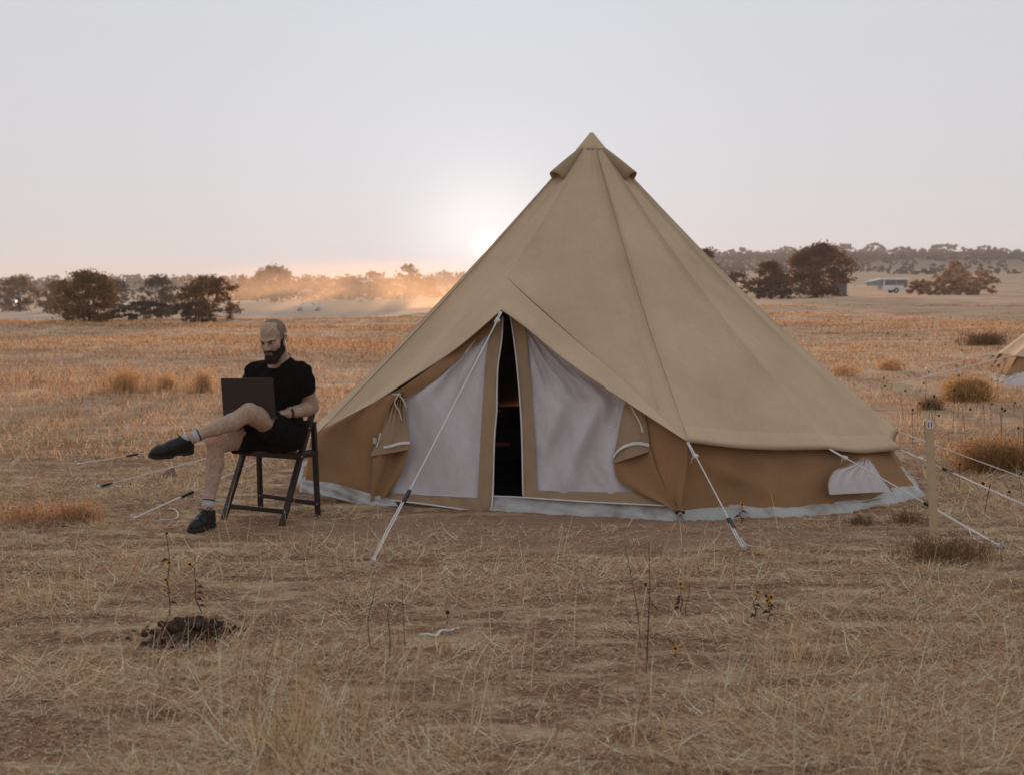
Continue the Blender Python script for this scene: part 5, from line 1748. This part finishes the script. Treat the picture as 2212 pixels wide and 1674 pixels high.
car(667, 679, 66, "white car half veiled by dust behind the man's head", math.radians(195))
car(10, 655, 52, "small white car parked at the left edge under the dark trees", math.radians(12), suv=True)

def camper():
    Y = 176.0
    g0, g1 = P(1880, 631, Y), P(1952, 631, Y)
    cx = (g0.x + g1.x) / 2; z = lz(cx, Y)
    root = empty("camper_trailer", (cx, Y, z), math.radians(5), "white pop-up camper trailer with grey canvas sides by the reddish thicket", "camper")
    top = P(1916, 602, Y).z - z
    MB().box((-.9, -1.0, .35), (2.4, 1.0, .95)).build("box", M["white_paint"], root, world=False)
    cv = MB(); cv.add([(-.8, -.95, .96), (2.3, -.95, .96), (2.3, .95, .96), (-.8, .95, .96), (-.75, -.9, top - .16), (2.25, -.9, top - .16), (2.25, .9, top - .16), (-.75, .9, top - .16)],
                      [(0, 1, 5, 4), (1, 2, 6, 5), (2, 3, 7, 6), (3, 0, 4, 7)])
    cv.build("canvas_side", M["grey_canvas"], root, world=False)
    for x0, x1 in ((-.55, .75), (.95, 2.1)):
        MB().box((x0, -.965, 1.05), (x1, -.93, top - .32)).build("window", M["pane"], root, world=False)
    MB().box((-.86, -.99, .98), (-.66, -.96, top - .18)).build("door_strip", M["white_paint"], root, world=False)
    rb = MB(); rb.add([(-1.0, -1.05, top - .16), (2.5, -1.05, top - .16), (2.5, 1.05, top - .16), (-1.0, 1.05, top - .16), (-.85, -.9, top), (2.35, -.9, top), (2.35, .9, top), (-.85, .9, top)],
                      [(0, 3, 2, 1), (4, 5, 6, 7), (0, 1, 5, 4), (1, 2, 6, 5), (2, 3, 7, 6), (3, 0, 4, 7)])
    rb.build("roof", M["white_paint"], root, world=False)
    bd = MB(); bd.add([(-2.35, -.9, .9), (-.95, -.9, .9), (-.95, .9, .9), (-2.35, .9, .9), (-2.3, -.8, 1.42), (-.95, -.85, 1.72), (-.95, .85, 1.72), (-2.3, .8, 1.42)],
                      [(0, 3, 2, 1), (0, 1, 5, 4), (2, 3, 7, 6), (3, 0, 4, 7)])
    bd.build("bed_end", M["grey_canvas"], root, world=False)
    MB().add([(-2.45, -.95, 1.44), (-.92, -.95, 1.76), (-.92, .95, 1.76), (-2.45, .95, 1.44), (-2.45, -.95, 1.37), (-.92, -.95, 1.69), (-.92, .95, 1.69), (-2.45, .95, 1.37)],
             [(0, 1, 2, 3), (7, 6, 5, 4), (0, 4, 5, 1), (1, 5, 6, 2), (2, 6, 7, 3), (3, 7, 4, 0)]).build("bed_roof", M["white_paint"], root, world=False)
    for y in (-.95, .95):
        wh = MB().tube([(.8, y - .1, .3), (.8, y + .1, .3)], .32, 14).build("wheel", M["rubber"], root, world=False)
        MB().tube([(.8, y - .11, .3), (.8, y + .11, .3)], .18, 10).build("rim", M["steel"], wh, world=False)
    return root
camper()

def far_truck():
    Y = 420.0
    g = P(1992, 591, Y); z = lz(g.x, Y)
    root = empty("pickup_truck", (g.x, Y, z), 0, "tiny dark pickup truck far off in the right field", "truck")
    b = MB(); prof = [(-2.5, .5), (-2.5, 1.0), (-.4, 1.0), (-.25, 1.75), (.8, 1.75), (1.25, 1.1), (2.4, 1.0), (2.5, .5)]
    b.grid([[Vector((x, y, zz)) for x, zz in prof] for y in (-.9, .9)]); n = len(prof)
    b.f.append(tuple(range(n))); b.f.append(tuple(reversed(range(n, 2 * n)))); b.f.append((0, n, 2*n - 1, n - 1))
    b.build("body", M["black"], root, world=False)
    MB().box((-.18, -.92, 1.2), (.85, .92, 1.62)).build("window", M["glass"], root, world=False)
    for x in (-1.6, 1.6):
        for y in (-.82, .82):
            MB().tube([(x, y - .1, .42), (x, y + .1, .42)], .42, 12).build("wheel", M["rubber"], root, world=False)
far_truck()

def toilet():
    Y = 139.0
    g = P(1814, 640, Y); z = lz(g.x, Y)
    root = empty("portable_toilet", (g.x, Y, z), .2, "blue-grey upright cabin half hidden behind the large round tree", "cabin")
    MB().box((-.5, -.5, .12), (.5, .5, 1.95)).build("cabin", M["blue"], root, world=False)
    MB().box((-.38, -.53, .18), (.38, -.50, 1.85)).build("door", M["blue"], root, world=False)
    MB().add([(-.55, -.55, 1.95), (.55, -.55, 1.95), (.55, .55, 1.95), (-.55, .55, 1.95), (-.2, -.2, 2.15), (.2, -.2, 2.15), (.2, .2, 2.15), (-.2, .2, 2.15)],
             [(0, 3, 2, 1), (4, 5, 6, 7), (0, 1, 5, 4), (1, 2, 6, 5), (2, 3, 7, 6), (3, 0, 4, 7)]).build("roof", M["grey_canvas"], root, world=False)
    MB().box((-.6, -.6, 0), (.6, .6, .12)).build("base", M["black"], root, world=False)
toilet()

def hut():
    Y = 905.0
    g = P(2168, 545, Y); z = lz(g.x, Y)
    h = g.z - z + 1.7
    root = empty("hut", (g.x, Y, z), 0, "tiny pale hut on the right skyline", "hut")
    MB().box((-1.9, -1.5, 0), (1.9, 1.5, h)).build("wall", M["white_paint"], root, world=False)
    MB().add([(-2.1, -1.7, h), (2.1, -1.7, h), (2.1, 1.7, h), (-2.1, 1.7, h), (-2.1, 0, h + .8), (2.1, 0, h + .8)], [(0, 1, 5, 4), (2, 3, 4, 5), (0, 4, 3), (1, 2, 5), (0, 3, 2, 1)]).build("roof", M["grey_canvas"], root, world=False)
hut()

# ------------------------------------------------------------------ small things on the ground
def mound():
    g = gp(405, 1372, 0)
    mb = MB(); rows = []
    for i in range(15):
        r = i / 14
        q = []
        for k in range(49):
            a = 2 * math.pi * k / 48
            rr = r * (1 + .16 * math.sin(3 * a + 1) + .09 * math.sin(7 * a))
            h = .056 * (1 - r ** 1.6) * (1 + .25 * math.sin(5 * a + 6 * r)) + .010 * math.sin(23 * a + 9 * r) * (1 - r)
            q.append(Vector((0.215 * rr * math.cos(a), .23 * rr * math.sin(a), h - .012 * r)))
        rows.append(q)
    root = empty("dirt_mound", tuple(g), 0, "small dark heap of freshly turned soil in the left foreground", "soil heap")
    mb.grid(rows).build("heap", M["soil"], root, smooth=True, world=False)
    cl = MB(); r = random.Random(4)
    for _ in range(150):
        a, q = r.uniform(0, 6.28), r.uniform(0, 1.15) ** .8
        s = r.uniform(.006, .024) * (1.15 - .5 * q)
        Mx = Matrix.Rotation(r.uniform(0, 3), 3, Vector((r.random(), r.random(), r.random())).normalized())
        cl.ball((0.225 * q * math.cos(a), .24 * q * math.sin(a), max(.0, .056 * (1 - q ** 1.6)) + s * .4), (s, s * r.uniform(.6, 1), s * r.uniform(.5, .9)), 4, Mx)
    o = cl.build("clods", M["soil"], root, world=False); o["kind"] = "stuff"
mound()

def stone():
    g = gp(362, 1031, 0)
    s = F / g.y
    k = 1 / s
    vs = [(-24*k, -.03, -.01), (16*k, -.05, -.01), (19*k, .06, -.01), (-14*k, .05, -.01), (8*k, -.01, 21*k), (13*k, .035, 22*k), (-10*k, .01, 9*k), (17*k, -.02, 8*k)]
    bm = bmesh.new()
    for v in vs: bm.verts.new(v)
    bmesh.ops.convex_hull(bm, input=bm.verts)
    bmesh.ops.bevel(bm, geom=bm.edges[:], offset=.004, segments=1, affect='EDGES')
    me = bpy.data.meshes.new("stone"); bm.to_mesh(me); bm.free()
    o = link("stone", me, M["stone"], smooth=False); o.location = g
    tag(o, "wedge-shaped brown stone lying between two left guy ropes", "stone")
stone()

def strip():
    pts = groundpath([(904, 1371), (925, 1369), (943, 1372), (952, 1362), (975, 1361)], 24, .014)
    p2 = groundpath([(975, 1361), (986, 1358)], 4, .014) + [gp(989, 1356, .04)]
    o = MB().tube(pts + p2[1:], [.006] * (len(pts) + len(p2) - 1), 6).build("cord_scrap", M["rope"], smooth=True)
    tag(o, "short bent scrap of white cord in the central foreground grass", "cord")
strip()

def flower_plant(px, py, hpx, heads, label, group, lean=.02, buds=(), leaves=True, seed=0):
    g = gp(px, py, 0); s = F / g.y
    root = empty("wildflower", tuple(g), 0, label, "wildflower", group)
    r = random.Random(seed)
    H = hpx / s
    st = MB()
    pts = [Vector((lean * math.sin(2.5 * t) * H + .006 * math.sin(9 * t + seed), .01 * math.sin(5 * t), H * t)) for t in [i / 10 for i in range(11)]]
    st.tube(pts, [.0032 - .0016 * i / 10 for i in range(11)], 5)
    def at(t): i = min(int(t * 10), 9); return pts[i].lerp(pts[i + 1], t * 10 - i)
    if leaves:
        for q in range(5):
            p = at(.15 + .14 * q); a = r.uniform(0, 6.28)
            st.add([p, p + Vector((math.cos(a) * .02, math.sin(a) * .02, .012)), p + Vector((math.cos(a) * .045, math.sin(a) * .045, -.012)), p + Vector((math.cos(a) * .022 + .006, math.sin(a) * .022, -.004))], [(0, 1, 2, 3)])
    for t, dx in list(heads) + list(buds):
        p = at(t)
        st.tube([p, p + Vector((dx * .6, -.008, .012)), p + Vector((dx, -.012, .02))], .0018, 4)
    st.build("stem", M["stalk"], root, smooth=True, world=False)
    def head(p, yellow=True):
        R = Matrix.Rotation(r.uniform(-.9, .9), 3, 'Z') @ Matrix.Rotation(r.uniform(.5, 1.3), 3, 'X')
        c = MB().ball(p, (.007, .007, .006), 5, R).build("flower_centre" if yellow else "seed_head", M["flower_eye"], root, smooth=True, world=False)
        if not yellow: return
        n = 9; pe = MB()
        for k in range(n):
            a = 2 * math.pi * k / n + r.uniform(-.15, .15)
            d = Vector((math.cos(a), math.sin(a), 0)); e_ = Vector((-math.sin(a), math.cos(a), 0))
            dz = Vector((0, 0, -.010 * r.uniform(.2, 1.6)))
            pe.add([p + R @ (d * .004 - e_ * .002), p + R @ (d * .004 + e_ * .002), p + R @ (d * .010 + e_ * .0035 + dz * .4), p + R @ (d * .017 + dz), p + R @ (d * .010 - e_ * .0035 + dz * .4)], [(0, 1, 2, 3, 4)])
        pe.build("petals", M["petal"], root, world=False, merge=False)
    for t, dx in heads: head(at(t) + Vector((dx, -.012, .022)))
    for t, dx in buds: head(at(t) + Vector((dx, -.012, .022)), False)
    return root
GF = "yellow wildflowers standing in the dry grass"
flower_plant(364, 1328, 172, ((.62, .004), (.40, -.006)), "tall wildflower with two yellow heads rising from the soil heap", GF, .01, ((1.0, .004),), seed=1)
flower_plant(433, 1322, 98, ((1.0, -.02),), "single yellow wildflower leaning over the soil heap", GF, -.12, seed=2)
flower_plant(1475, 1330, 62, ((1.0, -.006),), "yellow wildflower beside a dark forked stalk, right of the red stem", GF, -.06, seed=3)
flower_plant(1662, 1345, 52, ((.95, .004), (.8, -.006)), "yellow wildflower with drooping twin heads below the pegged rope", GF, -.02, ((1.0, -.02),), seed=4)
flower_plant(1632, 1335, 50, ((1.0, .0),), "thin yellow wildflower left of the twin-headed one", GF, -.05, seed=5)
flower_plant(1600, 1130, 36, ((1.0, .0),), "yellow wildflower against the pale tent skirt", GF, .02, seed=6)
flower_plant(1458, 1838 - 418, 12, ((1.0, .0),), "low yellow flower head near the ground in the centre right", GF, .02, leaves=False, seed=7)
flower_plant(2098, 964 - 0, 14, ((1.0, .0),), "yellow wildflower in the wide rust-brown bush", GF, .02, leaves=False, seed=8)
flower_plant(1988, 877 + 22, 18, ((1.0, .0),), "lone yellow wildflower below the small sparse brown bush", GF, .02, leaves=False, seed=9)
flower_plant(1725, 766 + 24, 26, ((1.0, .0),), "yellow wildflower close to the tent's right slope", GF, .02, ((.9, .05), (1.0, -.07)), leaves=False, seed=10)
GS = "thin dry stalks in the foreground"
def stalk(pp, r0, label, heads=0):
    n = 16
    c = cr(pp, n)
    g = gp(*pp[0], 0)
    pts = [P(x, y, g.y) for x, y in c]
    root = empty("dry_stalk", tuple(g), 0, label, "stalk", GS)
    MB().tube(pts, [r0 * (1 - .6 * i / (n - 1)) for i in range(n)], 5).build("stem", M["stalk"], root, smooth=True)
    if heads: MB().ball(pts[-1], .010, 5).build("seed_head", M["flower_eye"], root, smooth=True)
stalk([(1396, 1452), (1399, 1380), (1403, 1280), (1402, 1168)], .0032, "tall straight reddish stalk in the foreground below the tent door")
stalk([(1385, 1400), (1378, 1330), (1365, 1250), (1350, 1180)], .0022, "leaning thin stalk just left of the tall reddish one")
stalk([(1422, 1318), (1408, 1300), (1402, 1282), (1396, 1262)], .0022, "short dark stalk right of the tall reddish one", 1)
stalk([(1480, 1330), (1482, 1305), (1489, 1280), (1490, 1258)], .0022, "dark forked stalk beside a yellow wildflower")
stalk([(843, 1420), (842, 1370), (838, 1330), (842, 1300)], .0026, "brown stalk standing left of the white cord scrap")
stalk([(875, 1400), (872, 1350), (870, 1300), (868, 1250)], .0018, "hair-thin stalk left of the white cord scrap")
stalk([(965, 1350), (966, 1335), (967, 1330), (967, 1322)], .0024, "short stalk with a dark seed head above the white cord scrap", 1)
stalk([(1660, 1325), (1661, 1315), (1660, 1306), (1661, 1300)], .0024, "short stalk with a dark seed head above the twin-headed flower", 1)
stalk([(800, 1400), (795, 1340), (806, 1290), (812, 1262)], .0022, "slightly bent stalk furthest left of those by the cord scrap")

def seed_heads():
    """scattered dark seed heads on hair-thin stems through the right field"""
    r = np.random.default_rng(9)
    mb = MB()
    for _ in range(130):
        px, py = r.uniform(1690, 2212), r.uniform(700, 1130)
        if px < 1690 + (py - 640) * .86 + 0 or r.random() < .3: continue
        g = gp(px, py, 0)
        h = r.uniform(.12, .5)
        mb.tube([g, g + Vector((r.normal(0, .03), 0, h))], .0025, 3)
        mb.ball(g + Vector((r.normal(0, .01), 0, h)), .007 + .0004 * g.y, 4)
    o = mb.build("seed_heads", M["flower_eye"])
    tag(o, "scattered dark seed heads on thin stems in the right field", "wildflowers", kind="stuff")
seed_heads()

# dark baggage seen through the gap of the door
def bed():
    root = empty("camp_bed", (.15, 10.9, .04), .25, "dark camp bed glimpsed through the open tent door", "bed")
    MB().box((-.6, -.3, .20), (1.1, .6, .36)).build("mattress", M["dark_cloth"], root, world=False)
    MB().box((-.45, -.315, .30), (-.25, -.301, .325)).build("strap", M["orange"], root, world=False)
    for x in (-.5, 1.0):
        for y in (-.2, .5):
            MB().box((x - .02, y - .02, 0), (x + .02, y + .02, .20)).build("leg", M["black"], root, world=False)
bed()

# ------------------------------------------------------------------ air
def volume_mat(name, color, dens, aniso, noise=None, falloff=None):
    m = bpy.data.materials.new(name); m.use_nodes = True
    n, l = m.node_tree.nodes, m.node_tree.links
    n.clear()
    o = n.new("ShaderNodeOutputMaterial"); v = n.new("ShaderNodeVolumePrincipled")
    v.inputs["Color"].default_value = (*color, 1); v.inputs["Density"].default_value = dens
    v.inputs["Anisotropy"].default_value = aniso
    l.new(v.outputs[0], o.inputs["Volume"])
    return m, n, l, v
def haze():
    m, n, l, v = volume_mat("haze_air", (.88, .89, .92), .00038, .15)
    o = MB().box((-3050, -3050, -16), (3050, 3050, 41)).build("haze", m)
    tag(o, "thin warm evening haze over the whole field", "haze", kind="stuff")
haze()
def dust():
    Y = 222.0
    m, n, l, v = volume_mat("road_dust", (.92, .72, .52), 0.0, .55)
    tc = n.new("ShaderNodeTexCoord")
    nz = n.new("ShaderNodeTexNoise"); nz.inputs["Scale"].default_value = .085; nz.inputs["Detail"].default_value = 5; nz.inputs["Roughness"].default_value = .6
    l.new(tc.outputs["Object"], nz.inputs["Vector"])
    r1 = n.new("ShaderNodeMapRange"); r1.inputs[1].default_value = .10; r1.inputs[2].default_value = .62
    r1.inputs[3].default_value = .3; l.new(nz.outputs[0], r1.inputs[0])
    mp = n.new("ShaderNodeMapping"); mp.inputs["Scale"].default_value = (1/38, 1/42, 1/7.8)
    l.new(tc.outputs["Object"], mp.inputs[0])
    ln = n.new("ShaderNodeVectorMath"); ln.operation = 'LENGTH'; l.new(mp.outputs[0], ln.inputs[0])
    r2 = n.new("ShaderNodeMapRange"); r2.inputs[1].default_value = .0; r2.inputs[2].default_value = 1.0; r2.inputs[3].default_value = 1.0; r2.inputs[4].default_value = 0.0
    l.new(ln.outputs["Value"], r2.inputs[0])
    mu = n.new("ShaderNodeMath"); mu.operation = 'MULTIPLY'; l.new(r1.outputs[0], mu.inputs[0]); l.new(r2.outputs[0], mu.inputs[1])
    m2 = n.new("ShaderNodeMath"); m2.operation = 'MULTIPLY'; m2.inputs[1].default_value = .018; l.new(mu.outputs[0], m2.inputs[0])
    l.new(m2.outputs[0], v.inputs["Density"])
    c = P(800, 660, Y); z = lz(c.x, Y)
    mb = MB().ball((0, 0, 0), (38, 42, 7.8), 12)
    o = mb.build("dust_cloud", m, smooth=True)
    o.location = (c.x, Y, z + .8)
    tag(o, "orange cloud of road dust raised behind the white car", "dust", kind="stuff")
dust()
